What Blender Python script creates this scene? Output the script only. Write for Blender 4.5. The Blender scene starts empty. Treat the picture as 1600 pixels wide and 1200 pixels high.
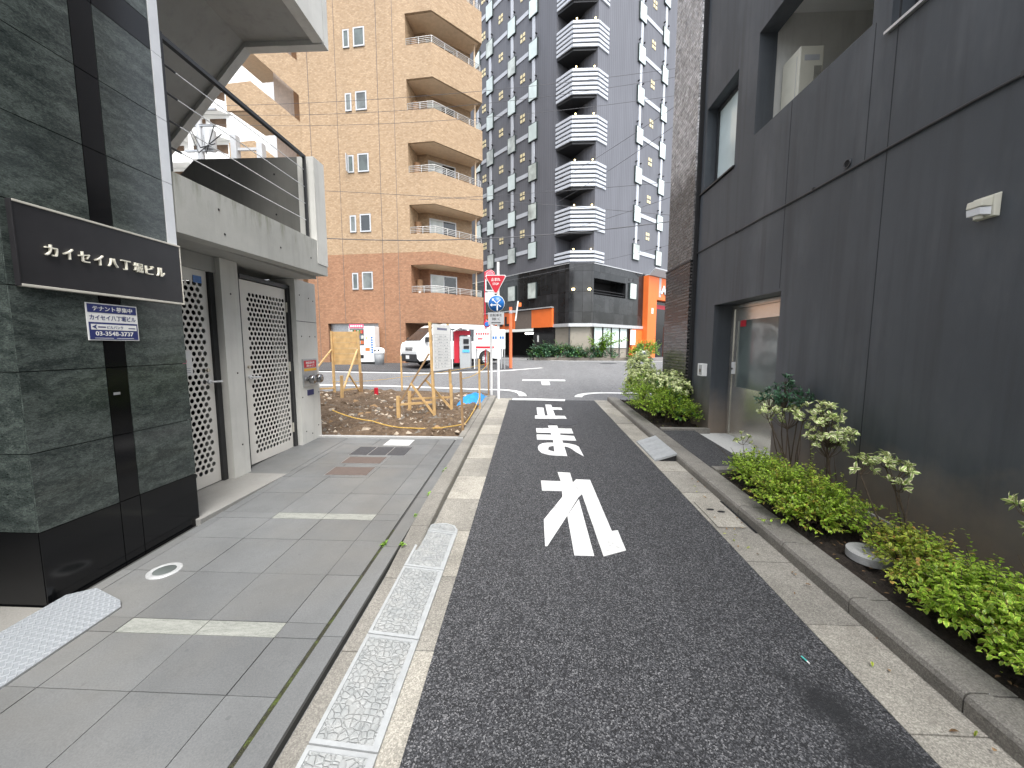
import bpy, math, random
from mathutils import Vector, Matrix
R = math.radians
SC = bpy.context.scene
COL = SC.collection

# ------------------------------------------------------------------ camera
cam_d = bpy.data.cameras.new('camera'); cam = bpy.data.objects.new('camera', cam_d); COL.objects.link(cam)
cam.location = (0, 0, 1.65); cam.rotation_euler = (R(90 - 5.71), 0, R(2.564))
cam_d.sensor_width = 36; cam_d.lens = 13.5; cam_d.clip_start = 0.05; cam_d.clip_end = 800
SC.camera = cam
# ------------------------------------------------------------------ sky (bright overcast) and sun
SUN_EL, SUN_AZ = 61, 159         # degrees; azimuth clockwise from the street direction (+Y)
w = bpy.data.worlds.new('World'); SC.world = w; w.use_nodes = True
nt = w.node_tree; bg = nt.nodes['Background']
sky = nt.nodes.new('ShaderNodeTexSky'); sky.sky_type = 'NISHITA'; sky.sun_disc = False
sky.sun_elevation = R(SUN_EL); sky.sun_rotation = R(SUN_AZ); sky.air_density = 1.0; sky.dust_density = 3.0
hsv = nt.nodes.new('ShaderNodeHueSaturation'); hsv.inputs['Saturation'].default_value = 0.32
nt.links.new(sky.outputs[0], hsv.inputs['Color']); nt.links.new(hsv.outputs[0], bg.inputs[0])
bg.inputs[1].default_value = 0.138
sd = bpy.data.lights.new('sun', 'SUN'); sun = bpy.data.objects.new('sun', sd); COL.objects.link(sun)
sd.energy = 1.5; sd.angle = R(30); sd.color = (1, .985, .955)
_s = Vector((math.sin(R(SUN_AZ)) * math.cos(R(SUN_EL)), math.cos(R(SUN_AZ)) * math.cos(R(SUN_EL)), math.sin(R(SUN_EL))))
sun.rotation_euler = _s.to_track_quat('Z', 'Y').to_euler(); sun.location = _s * 60
SC.view_settings.view_transform = 'Standard'; SC.view_settings.look = 'None'
SC.view_settings.exposure = 1.55; SC.view_settings.gamma = 1.0
SC.view_settings.use_curve_mapping = False

# ------------------------------------------------------------------ terrain height
def gz(y):
    if y <= 18: return .035 * y
    if y < 26:
        t = (y - 18) / 8
        return .63 + .28 * (t - .5 * t * t)
    return .77

# ------------------------------------------------------------------ materials
MATS = {}
class NT:
    def __init__(s, name):
        m = bpy.data.materials.new(name); m.use_nodes = True
        s.m = m; s.t = m.node_tree; s.b = s.t.nodes['Principled BSDF']; s.n = s.t.nodes; MATS[name] = m
    def new(s, ty, **k):
        n = s.n.new('ShaderNode' + ty)
        for a, v in k.items():
            if a.startswith('i_'):
                key = a[2:]
                n.inputs[int(key) if key.isdigit() else key.replace('_', ' ')].default_value = v
            else: setattr(n, a, v)
        return n
    def link(s, a, b): s.t.links.new(a, b)
    def coord(s, kind='Object'): return s.new('TexCoord').outputs[kind]
    def mapping(s, src, scale=(1, 1, 1), loc=(0, 0, 0), rot=(0, 0, 0)):
        n = s.new('Mapping'); n.inputs['Scale'].default_value = scale; n.inputs['Location'].default_value = loc; n.inputs['Rotation'].default_value = rot
        s.link(src, n.inputs['Vector']); return n.outputs[0]
    def noise(s, src, scale=5, detail=4, rough=.55, dist=0):
        n = s.new('TexNoise', i_Scale=scale, i_Detail=detail, i_Roughness=rough, i_Distortion=dist)
        s.link(src, n.inputs['Vector']); return n.outputs['Fac']
    def voronoi(s, src, scale=5, out='Color', feature='F1'):
        n = s.new('TexVoronoi', feature=feature, i_Scale=scale); s.link(src, n.inputs['Vector']); return n.outputs[out]
    def ramp(s, src, *stops):
        n = s.new('ValToRGB'); e = n.color_ramp.elements
        while len(e) > 1: e.remove(e[-1])
        for i, (p, c) in enumerate(stops):
            el = e[0] if i == 0 else e.new(p)
            el.position = p; el.color = (*c, 1) if hasattr(c, '__len__') else (c, c, c, 1)
        s.link(src, n.inputs[0]); return n.outputs[0]
    def mix(s, f, a, b, mode='MIX'):
        n = s.new('Mix', data_type='RGBA', blend_type=mode)
        for k, v in ((0, f), (6, a), (7, b)):
            if hasattr(v, 'node'): s.link(v, n.inputs[k])
            else: n.inputs[k].default_value = v if k == 0 else ((*v, 1) if len(v) == 3 else v)
        return n.outputs[2]
    def math(s, op, a, b=0.0, clamp=False):
        n = s.new('Math', operation=op, use_clamp=clamp)
        for k, v in ((0, a), (1, b)):
            if hasattr(v, 'node'): s.link(v, n.inputs[k])
            else: n.inputs[k].default_value = v
        return n.outputs[0]
    def bump(s, h, strength=.3, dist=.01):
        n = s.new('Bump', i_Strength=strength, i_Distance=dist); s.link(h, n.inputs['Height']); s.link(n.outputs[0], s.b.inputs['Normal'])
    def set(s, col=None, rough=None, metal=None, **k):
        if col is not None:
            if hasattr(col, 'node'): s.link(col, s.b.inputs['Base Color'])
            else: s.b.inputs['Base Color'].default_value = (*col, 1)
        if rough is not None:
            if hasattr(rough, 'node'): s.link(rough, s.b.inputs['Roughness'])
            else: s.b.inputs['Roughness'].default_value = rough
        if metal is not None: s.b.inputs['Metallic'].default_value = metal
        for a, v in k.items():
            key = a.replace('_', ' ')
            if hasattr(v, 'node'): s.link(v, s.b.inputs[key])
            else: s.b.inputs[key].default_value = v

def plain(name, col, rough=.6, metal=0, var=.12, scale=6, bump=0, bscale=60, **k):
    n = NT(name); co = n.coord()
    f = n.noise(co, scale, 5, .6)
    a = tuple(c * (1 - var) for c in col); b = tuple(min(1, c * (1 + var)) for c in col)
    n.set(n.ramp(f, (.3, a), (.7, b)), rough, metal, **k)
    if bump: n.bump(n.noise(co, bscale, 3), bump, .004)
    return n.m

def sep(n, v):
    x = n.new('SeparateXYZ'); n.link(v, x.inputs[0]); return x.outputs

def asphalt(name, dark, light, chips, scale, blotch=.15, stain=None):
    n = NT(name); co = n.coord()
    cell = sep(n, n.voronoi(co, scale))[0]
    c = n.ramp(cell, (0, tuple(v * .5 for v in dark)), (.35, dark), (.72, light), (.92, tuple(.5 * (a_ + b_) for a_, b_ in zip(light, chips))), (1, chips))
    big = n.noise(n.mapping(co, (1.5, .35, 1)), .9, 5, .65); mid = n.noise(co, 9, 3, .6)
    c = n.mix(1.0, c, n.ramp(big, (.3, 1 - blotch), (.7, 1 + blotch)), 'MULTIPLY')
    c = n.mix(1.0, c, n.ramp(mid, (.3, .9), (.7, 1.1)), 'MULTIPLY')
    if stain:
        for (sx, sy, rx, ry, amt) in stain:
            m = n.mapping(co, (1 / rx, 1 / ry, 0), (-sx / rx, -sy / ry, 0))
            g = n.new('VectorMath', operation='LENGTH'); n.link(m, g.inputs[0])
            r = n.math('ADD', g.outputs['Value'], n.math('MULTIPLY', n.math('SUBTRACT', n.noise(co, 9, 5, .7), .5), 1.6))
            c = n.mix(n.ramp(r, (.25, amt), (1.0, 0)), c, (.012, .013, .015))
    n.set(c, .82); n.bump(n.math('ADD', n.voronoi(co, scale, 'Distance'), n.math('MULTIPLY', mid, .3)), .55, .006)
    return n.m

asphalt('asphalt_alley', (.023, .024, .027), (.062, .064, .070), (.21, .21, .215), 175, .12,
        [(1.33, 1.62, .17, .15, .9), (1.40, 1.40, .2, .16, .8), (1.24, 1.76, .08, .07, .6)])
asphalt('asphalt_street', (.125, .127, .13), (.18, .182, .185), (.22, .22, .22), 60, .10)
asphalt('asphalt_apron', (.030, .030, .033), (.075, .076, .08), (.18, .18, .18), 160, .12)

def concrete(name, col, var=.16, stain=None, moss=False, bump=.25, fine=0.0, rough=.85):
    n = NT(name); co = n.coord()
    c = n.ramp(n.noise(co, 1.7, 6, .65), (.30, tuple(v * (1 - var) for v in col)), (.72, tuple(v * (1 + var * .7) for v in col)))
    if fine:
        c = n.mix(1.0, c, n.ramp(sep(n, n.voronoi(co, 190))[0], (.0, 1 - fine), (.6, 1.0), (1, 1 + fine)), 'MULTIPLY')
    st = n.noise(n.mapping(co, (5, 5, .5)), 1.6, 5, .65)
    c = n.mix(n.ramp(st, (.52, 0), (.78, .38)), c, stain or tuple(v * .55 for v in col))
    if moss:
        m = n.noise(n.mapping(co, (6, 6, 1.2)), 1.5, 6, .7)
        zc = n.ramp(sep(n, n.new('NewGeometry').outputs['Position'])[2], (0, 0), (1, 1))
        zz = n.math('MULTIPLY', n.math('SUBTRACT', sep(n, n.new('NewGeometry').outputs['Position'])[2], 2.72), 3.0, True)
        c = n.mix(n.math('MULTIPLY', n.ramp(m, (.47, 0), (.68, .75)), zz), c, (.10, .11, .045))
    n.set(c, rough); n.bump(n.noise(co, 45, 6, .7), bump, .006)
    return n.m
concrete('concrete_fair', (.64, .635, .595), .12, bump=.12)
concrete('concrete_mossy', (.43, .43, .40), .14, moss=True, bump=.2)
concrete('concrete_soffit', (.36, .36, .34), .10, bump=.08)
concrete('concrete_gutter', (.35, .33, .285), .34, stain=(.14, .125, .10), fine=.35, bump=.35)
concrete('concrete_gutter_worn', (.28, .265, .232), .36, stain=(.11, .10, .08), fine=.35, bump=.4)
plain('leaf_dry', (.16, .095, .045), .8, var=.4, scale=40)
concrete('concrete_kerb', (.225, .213, .188), .32, stain=(.15, .14, .12), fine=.3, bump=.4)
concrete('concrete_shaded', (.15, .148, .135), .16, bump=.12)  # stained concrete, with the shade under the upper flight put into its colour
concrete('concrete_lid', (.42, .42, .41), .1, fine=.1)
concrete('plinth_concrete', (.3, .29, .26), .15)

def slab_mat(name, col, spread, sheen=.55):
    n = NT(name); co = n.coord(); uv = n.coord('UV')
    r = sep(n, n.mapping(uv, (1, 1, 1)))
    rnd = n.new('TexWhiteNoise', noise_dimensions='2D'); 
    fl = n.new('VectorMath', operation='FLOOR'); n.link(n.mapping(uv, (.01, .01, 0)), fl.inputs[0]); n.link(fl.outputs[0], rnd.inputs['Vector'])
    c = n.ramp(rnd.outputs['Value'], (0, tuple(v * (1 - spread) for v in col)), (1, tuple(v * (1 + spread) for v in col)))
    c = n.mix(1.0, c, n.ramp(n.noise(co, 160, 2, .6), (.3, .84), (.7, 1.16)), 'MULTIPLY')
    c = n.mix(1.0, c, n.ramp(n.noise(co, 1.6, 5, .65), (.28, .82), (.7, 1.1)), 'MULTIPLY')
    gum = n.voronoi(co, 5.5, 'Distance'); c = n.mix(n.ramp(gum, (.045, .45), (.07, 0)), c, tuple(v * .55 for v in col))
    blot = n.noise(n.mapping(co, (1, 1, 1)), 6, 6, .75); c = n.mix(n.ramp(blot, (.56, 0), (.75, .3)), c, tuple(v * .55 for v in col))
    warm = n.noise(co, .9, 4, .6)
    c = n.mix(n.ramp(warm, (.45, 0), (.7, .30)), c, (.20, .185, .155))
    n.set(c, n.ramp(n.noise(co, 3, 4), (.3, sheen - .1), (.7, sheen + .15))); n.bump(n.noise(co, 220, 2), .12, .002)
    return n.m
slab_mat('paving_slab', (.146, .151, .152), .09)
slab_mat('paving_light', (.26, .255, .24), .10)

def granite(name, c0, c1, c2, rough, sc=1.0):
    n = NT(name); uv = n.coord('UV')
    v = n.mapping(uv, (1.1 * sc, 3.6 * sc, 1))
    big = n.noise(v, 1.3, 4, .6, 1.6)
    w_ = n.new('TexWave', wave_type='BANDS', bands_direction='Y', i_Scale=2.2 * sc, i_Distortion=22, i_Detail=7, i_Detail_Scale=1.0)
    w_.inputs['Detail Roughness'].default_value = .75
    n.link(n.mapping(uv, (.7, 1, 1)), w_.inputs['Vector'])
    fine = n.noise(n.mapping(uv, (1, 2.6, 1)), 34 * sc, 7, .8, 2.0)
    f = n.math('ADD', n.math('ADD', n.math('MULTIPLY', big, .30), n.math('MULTIPLY', w_.outputs['Fac'], .06)), n.math('MULTIPLY', fine, .68))
    n.set(n.ramp(f, (.36, c0), (.5, c1), (.70, c2)), rough, 0, Specular_IOR_Level=.5)
    return n.m
granite('granite_green', (.009, .013, .013), (.040, .050, .046), (.14, .165, .15), .13)
plain('granite_black', (.004, .0042, .0048), .12, var=.35, scale=140, Specular_IOR_Level=.35)
granite('granite_pale', (.10, .105, .095), (.25, .26, .235), (.40, .40, .37), .5, 5.0)
plain('sign_black', (.022, .021, .023), .35, var=.15, scale=9)
plain('metal_trim', (.66, .63, .55), .4, .25, var=.08)
plain('metal_bright', (.74, .75, .76), .35, .3, var=.06)
plain('letter_metal', (.85, .82, .70), .35, .1, var=.06)
plain('ring_metal', (.52, .53, .53), .4, .3, var=.15, scale=30)
plain('stainless', (.72, .70, .64), .24, .85, var=.1, scale=3)
plain('steel_dark', (.028, .029, .031), .45, var=.2)
plain('galvanised', (.45, .46, .47), .45, .8, var=.15, scale=14)
plain('paint_door', (.74, .715, .66), .45, var=.05, scale=2.5)
plain('white_paint', (.80, .80, .78), .45, var=.05)
plain('white_gloss', (.80, .81, .80), .16, var=.03, scale=2, Coat_Weight=.6)
plain('paper_white', (.78, .78, .76), .7, var=.03)
plain('navy', (.018, .028, .14), .45, var=.06)
plain('ink_black', (.012, .012, .014), .5, var=.05)
plain('joint_line', (.022, .023, .025), .9)
plain('sill_white', (.60, .60, .57), .5, var=.1, scale=30)
plain('chrome_dark', (.30, .30, .30), .22, 1)
plain('rail_grey', (.46, .45, .43), .4, .3)
plain('mortar', (.05, .05, .047), .95)
plain('pink_disc', (.62, .16, .2), .5)
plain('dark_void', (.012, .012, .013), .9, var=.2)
plain('rubber', (.015, .015, .016), .75, var=.2, scale=30)
plain('red_sign', (.52, .012, .03), .4, var=.05)
plain('red_panel', (.5, .02, .04), .45, var=.08)
plain('pink_sign', (.6, .1, .18), .5, var=.05)
plain('blue_sign', (.012, .13, .42), .4, var=.05)
plain('blue_light', (.1, .42, .75), .5, var=.05)
plain('grey_sign', (.42, .43, .44), .5, var=.06)
plain('orange', (.80, .17, .035), .45, var=.05, scale=2)
plain('orange_pole', (.78, .16, .06), .45, var=.08)
plain('yellow_plate', (.75, .42, .05), .5, var=.06)
plain('brass', (.55, .5, .42), .28, 1, var=.15, scale=30)
plain('wood_new', (.55, .36, .16), .7, var=.18, scale=9)
plain('wood_old', (.30, .19, .095), .8, var=.25, scale=14)
plain('tarp_blue', (.02, .25, .62), .45, var=.15)
plain('rope_tiger', (.55, .35, .08), .8, var=.4, scale=60)
plain('wire', (.08, .08, .085), .6, var=.1)
plain('grey_plastic', (.37, .385, .39), .5, var=.1, scale=20)
plain('bin_body', (.5, .52, .53), .35, var=.06)
plain('van_trim', (.02, .021, .023), .55, var=.15)
plain('curtain', (.52, .54, .52), .8, var=.12, scale=4)
plain('beige_panel', (.30, .27, .225), .35, var=.08, scale=1.4)
plain('brown_panel', (.16, .13, .11), .5, var=.1)
plain('light_lens', (.7, .71, .72), .25, var=.03)
plain('ivory', (.62, .60, .50), .45, var=.05)
plain('silver_band', (.55, .56, .57), .35, .4, var=.06)
plain('terracotta', (.115, .088, .076), .8, var=.15, scale=30)
plain('iron_cover', (.06, .062, .068), .6, .1, var=.3, scale=50, bump=.4)
plain('stone_dark', (.17, .15, .125), .85, var=.25, scale=25, bump=.4)
plain('stone_light', (.42, .35, .27), .85, var=.2, scale=25, bump=.4)
plain('bark', (.085, .062, .042), .9, var=.3, scale=40)
plain('litter', (.1, .55, .5), .5, var=.1)
plain('tile_white', (.68, .68, .66), .5, var=.06)
plain('white_building', (.78, .78, .76), .6, var=.05, scale=.5)
plain('black_panel', (.014, .014, .016), .09, var=.3, scale=2.5)
plain('accent_cream', (.78, .68, .42), .5, var=.05)
plain('stucco', (.66, .50, .34), .8, var=.08)
plain('stucco_warm', (.36, .21, .11), .7, var=.08)
plain('louvre_white', (.52, .55, .60), .45, var=.05)
plain('steel_teal', (.035, .048, .048), .4, var=.1)
plain('plaster_pink', (.58, .50, .44), .8)
plain('brown_room', (.10, .06, .035), .8, var=.3, scale=1.5)

def glass(name, col, rough=.06, tint=.4):
    n = NT(name); co = n.coord()
    c = n.ramp(n.noise(co, 1.2, 3), (.35, tuple(v * (1 - tint) for v in col)), (.65, tuple(v * (1 + tint) for v in col)))
    n.set(c, rough, 0, Specular_IOR_Level=.7, Coat_Weight=.3, Coat_Roughness=.02); return n.m
glass('glass_dark', (.02, .024, .026)); glass('glass_curtain', (.50, .55, .52), .12, .3)
glass('glass_pale', (.66, .76, .75), .1, .10)
glass('glass_green', (.085, .105, .10), .16)
glass('glass_sheer', (.12, .135, .13), .1, .5)

def emit(name, col, s):
    n = NT(name); n.set(col, .5); n.b.inputs['Emission Color'].default_value = (*col, 1); n.b.inputs['Emission Strength'].default_value = s
emit('lamp_warm', (1, .78, .35), 4); emit('tube_light', (1, .95, .85), 3)

def brick(name, c1, c2, mortar, bw, bh, mw, rough=.7, blotch=(.85, 1.12), bscale=5, bumps=.3, off=.5):
    n = NT(name); uv = n.coord('UV')
    b = n.new('TexBrick', offset=off, i_Scale=1.0); b.inputs['Mortar Size'].default_value = mw; b.inputs['Brick Width'].default_value = bw
    b.inputs['Row Height'].default_value = bh; b.inputs['Color1'].default_value = (*c1, 1); b.inputs['Color2'].default_value = (*c2, 1)
    b.inputs['Mortar'].default_value = (*mortar, 1); b.inputs['Bias'].default_value = 0
    n.link(uv, b.inputs['Vector'])
    c = n.mix(1.0, b.outputs['Color'], n.ramp(n.noise(uv, bscale, 3, .6), (.3, blotch[0]), (.7, blotch[1])), 'MULTIPLY')
    c = n.mix(1.0, c, n.ramp(n.noise(n.mapping(uv, (1, .25, 1)), .5, 4, .6), (.3, .93), (.7, 1.05)), 'MULTIPLY')
    n.set(c, rough); n.bump(n.math('SUBTRACT', 1.0, b.outputs['Fac']), bumps, .006)
    return n.m
brick('brick_tan', (.315, .212, .120), (.425, .305, .190), (.32, .225, .14), .15, .075, .010, blotch=(.88, 1.12), bscale=9)
brick('brick_orange', (.27, .13, .068), (.36, .19, .105), (.26, .145, .085), .15, .075, .010, blotch=(.84, 1.12), bscale=7)

# cladding of the tall grey building: narrow vertical metal ribs
n = NT('cladding_grey'); uv = n.coord('UV')
wv = n.new('TexWave', wave_type='BANDS', bands_direction='X', i_Scale=1.6, i_Distortion=0); n.link(uv, wv.inputs['Vector'])
c = n.ramp(wv.outputs['Fac'], (.1, (.124, .128, .145)), (.5, (.139, .143, .162)))
c = n.mix(1.0, c, n.ramp(n.noise(n.mapping(uv, (1.2, .15, 1)), 1.5, 4), (.3, .9), (.7, 1.1)), 'MULTIPLY')
n.set(c, .5, .1); n.bump(wv.outputs['Fac'], .2, .02)
brick('tile_glossy', (.014, .015, .016), (.032, .033, .035), (.006, .006, .006), .55, 1.25, .012, .07, (.6, 1.4), 1.2, .2, 0.0)

# dark glazed tile of the corner tower on the right: every tile sits at its own slight tilt
n = NT('tile_tower'); uv = n.coord('UV')
b = n.new('TexBrick', offset=.37, i_Scale=1.0); b.inputs['Mortar Size'].default_value = .013; b.inputs['Brick Width'].default_value = .23; b.inputs['Row Height'].default_value = .055
b.inputs['Color1'].default_value = (.06, .056, .055, 1); b.inputs['Color2'].default_value = (.095, .089, .087, 1); b.inputs['Mortar'].default_value = (.012, .012, .012, 1)
n.link(uv, b.inputs['Vector'])
vm = n.new('VectorMath', operation='FLOOR'); n.link(n.mapping(uv, (1 / .23, 1 / .055, 0)), vm.inputs[0])
wn = n.new('TexWhiteNoise', noise_dimensions='2D'); n.link(vm.outputs[0], wn.inputs['Vector'])
v1 = n.new('VectorMath', operation='SUBTRACT'); n.link(wn.outputs['Color'], v1.inputs[0]); v1.inputs[1].default_value = (.5, .5, .5)
v2 = n.new('VectorMath', operation='SCALE'); n.link(v1.outputs[0], v2.inputs[0]); v2.inputs['Scale'].default_value = .05
bp = n.new('Bump', i_Strength=.7, i_Distance=.012); n.link(n.math('SUBTRACT', 1.0, b.outputs['Fac']), bp.inputs['Height'])
v3 = n.new('VectorMath', operation='ADD'); n.link(bp.outputs[0], v3.inputs[0]); n.link(v2.outputs[0], v3.inputs[1])
v4 = n.new('VectorMath', operation='NORMALIZE'); n.link(v3.outputs[0], v4.inputs[0]); n.link(v4.outputs[0], n.b.inputs['Normal'])
n.set(b.outputs['Color'], .26, 0, Specular_IOR_Level=.6)

# rough split face tile of the tower's upper storeys: sky reflection painted in as a tone paling upward, each tile tilted
n = NT('tile_sky_sheen'); uv = n.coord('UV')
b = n.new('TexBrick', offset=.37, i_Scale=1.0); b.inputs['Mortar Size'].default_value = .004; b.inputs['Brick Width'].default_value = .12; b.inputs['Row Height'].default_value = .055
b.inputs['Color1'].default_value = (.30, .30, .31, 1); b.inputs['Color2'].default_value = (.62, .62, .63, 1); b.inputs['Mortar'].default_value = (.03, .03, .03, 1)
n.link(n.mapping(uv, rot=(0, 0, 0)), b.inputs['Vector'])
hz = sep(n, uv)[1]
hm = n.math('ADD', n.math('MULTIPLY', n.math('SUBTRACT', hz, 4.35), 1.6), n.math('MULTIPLY', n.math('SUBTRACT', n.noise(uv, 2.2, 5, .7), .5), 2.2), True)
c = n.mix(hm, n.mix(.75, b.outputs['Color'], (.075, .068, .062)), n.mix(.2, b.outputs['Color'], (.9, .9, .91)))
c = n.mix(1.0, c, n.ramp(n.noise(n.mapping(uv, (6, 9, 1)), 1.5, 4, .7, 1.0), (.3, .45), (.55, 1.3)), 'MULTIPLY')
n.set(c, .25, .45, Specular_IOR_Level=.7)
n.bump(n.math('ADD', n.noise(n.mapping(uv, (7, 14, 1)), 1.3, 4, .6, .8), n.math('MULTIPLY', b.outputs['Fac'], -.4)), .9, .03)

# smooth charcoal render of the building on the right, soil splash near its foot
n = NT('render_charcoal'); co = n.coord()
c = n.ramp(n.noise(n.mapping(co, (1, 1, .6)), .8, 5, .6), (.28, (.047, .055, .064)), (.72, (.074, .083, .094)))
c = n.mix(n.ramp(n.noise(n.mapping(co, (.5, 1.3, .5), rot=(.5, 0, 0)), 1.1, 5, .6), (.48, 0), (.72, .5)), c, (.14, .147, .158))
c = n.mix(n.ramp(n.noise(n.mapping(co, (9, 9, .5)), 1.2, 4), (.48, 0), (.72, .45)), c, (.03, .032, .035))
hgt = n.math('SUBTRACT', sep(n, n.new('NewGeometry').outputs['Position'])[2], n.math('MULTIPLY', sep(n, n.new('NewGeometry').outputs['Position'])[1], .035))
spl = n.math('SUBTRACT', 1.0, n.math('ADD', hgt, n.math('MULTIPLY', n.math('SUBTRACT', n.noise(co, 3, 5, .65), .5), .7)))
c = n.mix(n.ramp(spl, (.2, 0), (.85, .72)), c, (.25, .195, .14))
n.set(c, .55); n.bump(n.noise(co, 130, 4, .7), .22, .003)

# bare soil
n = NT('soil'); co = n.coord()
n.set(n.ramp(n.noise(co, 35, 6, .7), (.3, (.018, .013, .010)), (.7, (.06, .045, .033))), .95); n.bump(n.noise(co, 40, 6, .7), 1, .03)
n = NT('dirt'); co = n.coord()
c = n.ramp(n.noise(co, 16, 7, .75), (.3, (.07, .043, .024)), (.55, (.155, .105, .065)), (.75, (.29, .215, .145)))
c = n.mix(1.0, c, n.ramp(n.noise(co, 1.2, 3), (.3, .8), (.7, 1.15)), 'MULTIPLY')
n.set(c, .95); n.bump(n.noise(co, 30, 6, .75), 1, .04)
n = NT('moss'); co = n.coord()
c = n.ramp(n.noise(co, 9, 6, .75), (.38, (.025, .024, .019)), (.5, (.055, .06, .022)), (.6, (.095, .13, .022)))
c = n.mix(n.ramp(n.noise(co, 1.9, 3), (.42, .0), (.58, .85)), c, (.05, .045, .036))
n.set(c, .95); n.bump(n.noise(co, 120, 4), 1, .02)
# worn road paint
n = NT('road_paint'); co = n.coord()
c = n.ramp(n.noise(co, 2.2, 4), (.3, (.66, .66, .64)), (.7, (.80, .80, .79)))
wear = n.math('MULTIPLY', n.noise(n.mapping(co, (1, 2.5, 1)), 40, 5, .8), n.noise(co, 7, 3, .7))
c = n.mix(n.ramp(wear, (.285, 0), (.37, .6)), c, (.2, .2, .21))
n.set(c, .7); n.bump(n.voronoi(co, 120, 'Distance'), .3, .004)
# embossed step ramps, checker plate
n = NT('ramp_embossed'); co = n.coord()
v = n.voronoi(n.mapping(co, (1, 1, 0)), 34, 'Distance', 'DISTANCE_TO_EDGE'); rr = n.voronoi(n.mapping(co, (1, 1, 0)), 34, 'Distance')
for q_ in n.n:
    if q_.type == 'TEX_VORONOI': q_.inputs['Randomness'].default_value = .75
c = n.ramp(n.noise(co, 14, 5, .65), (.3, (.27, .285, .285)), (.7, (.39, .40, .395)))
c = n.mix(n.ramp(v, (.0, .12), (.06, 0)), c, (.3, .3, .29)); c = n.mix(n.ramp(n.noise(co, 3.5, 5, .7), (.5, 0), (.75, .35)), c, (.27, .26, .235))
n.set(c, .6); n.bump(n.math('ADD', n.ramp(v, (0, 0), (.12, 1)), n.math('MULTIPLY', n.ramp(rr, (.25, 0), (.3, 1)), -.4)), .8, .006)
n = NT('checker_plate'); co = n.coord()
w1 = n.new('TexWave', wave_type='BANDS', bands_direction='DIAGONAL', i_Scale=19, i_Distortion=0); n.link(n.mapping(co, (1, 1, 0)), w1.inputs['Vector'])
w2 = n.new('TexWave', wave_type='BANDS', bands_direction='DIAGONAL', i_Scale=19, i_Distortion=0); n.link(n.mapping(co, (1, -1, 0)), w2.inputs['Vector'])
ck = n.new('TexChecker', i_Scale=42); n.link(n.mapping(co, (1, 1, 0), rot=(0, 0, .785)), ck.inputs['Vector'])
hh = n.mix(ck.outputs['Fac'], w1.outputs['Color'], w2.outputs['Color'])
hr = n.ramp(hh, (.62, 0), (.8, 1))
n.set(n.mix(hr, (.42, .45, .48), (.55, .58, .61)), .42, .45); n.bump(hr, .8, .006)

def leafmat(name, inner, outer, edge, rough=.4, tips=None, trans=.15):
    n = NT(name); uv = n.coord('UV'); o = sep(n, uv)
    a = n.math('ABSOLUTE', o[0])
    inf = n.math('ADD', a, n.math('MULTIPLY', n.math('SUBTRACT', n.noise(n.coord(), 60, 3), .5), .5))
    c = n.mix(n.ramp(inf, (edge - .12, 0), (edge + .12, 1)), inner, outer)
    rn = n.math('FRACT', o[2]) if False else o[1]
    gi = n.new('NewGeometry').outputs['Random Per Island']
    c = n.mix(1.0, c, n.ramp(gi, (0, .45), (.5, .95), (1, 1.5)), 'MULTIPLY')
    if tips: c = n.mix(n.ramp(gi, (1 - tips[1] - .01, 0), (1 - tips[1], .85)), c, tips[0])
    n.set(c, rough, 0, Specular_IOR_Level=.45)
    n.b.inputs['Subsurface Weight'].default_value = 0
    tr = n.new('BsdfTranslucent'); n.link(c, tr.inputs['Color']); mx = n.new('MixShader', i_0=trans)
    n.link(n.b.outputs[0], mx.inputs[1]); n.link(tr.outputs[0], mx.inputs[2]); n.link(mx.outputs[0], n.n['Material Output'].inputs[0])
leafmat('leaf_cream', (.36, .50, .13), (.96, .93, .60), .44)
leafmat('leaf_abelia', (.26, .44, .04), (.56, .66, .11), .62, .35, ((.40, .26, .06), .025), .3)
leafmat('leaf_abelia_warm', (.26, .36, .04), (.55, .54, .10), .55, .35, ((.50, .26, .08), .09), .3)
leafmat('leaf_deep', (.045, .12, .06), (.085, .18, .10), .6, .28)
leafmat('leaf_hedge', (.06, .15, .025), (.09, .2, .03), .6, .35)
leafmat('leaf_fresh', (.16, .32, .03), (.3, .46, .07), .6, .4, None, .25)

# ------------------------------------------------------------------ objects
def tag(o, label=None, cat=None, group=None, kind=None):
    if label: o['label'] = label
    if cat: o['category'] = cat
    if group: o['group'] = group
    if kind: o['kind'] = kind
    return o
def thing(name, label, cat, loc=(0, 0, 0), rz=0, group=None):
    o = bpy.data.objects.new(name, None); COL.objects.link(o); o.location = loc; o.rotation_euler = (0, 0, rz)
    o.empty_display_size = .1
    return tag(o, label, cat, group)
def origin(o):
    v = Vector((0, 0, 0))
    while o is not None: v += o.location; o = o.parent
    return v
def copy_tree(o, parent=None):
    c = o.copy(); COL.objects.link(c)
    if parent: c.parent = parent
    for ch in list(o.children): copy_tree(ch, c)
    return c

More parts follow.
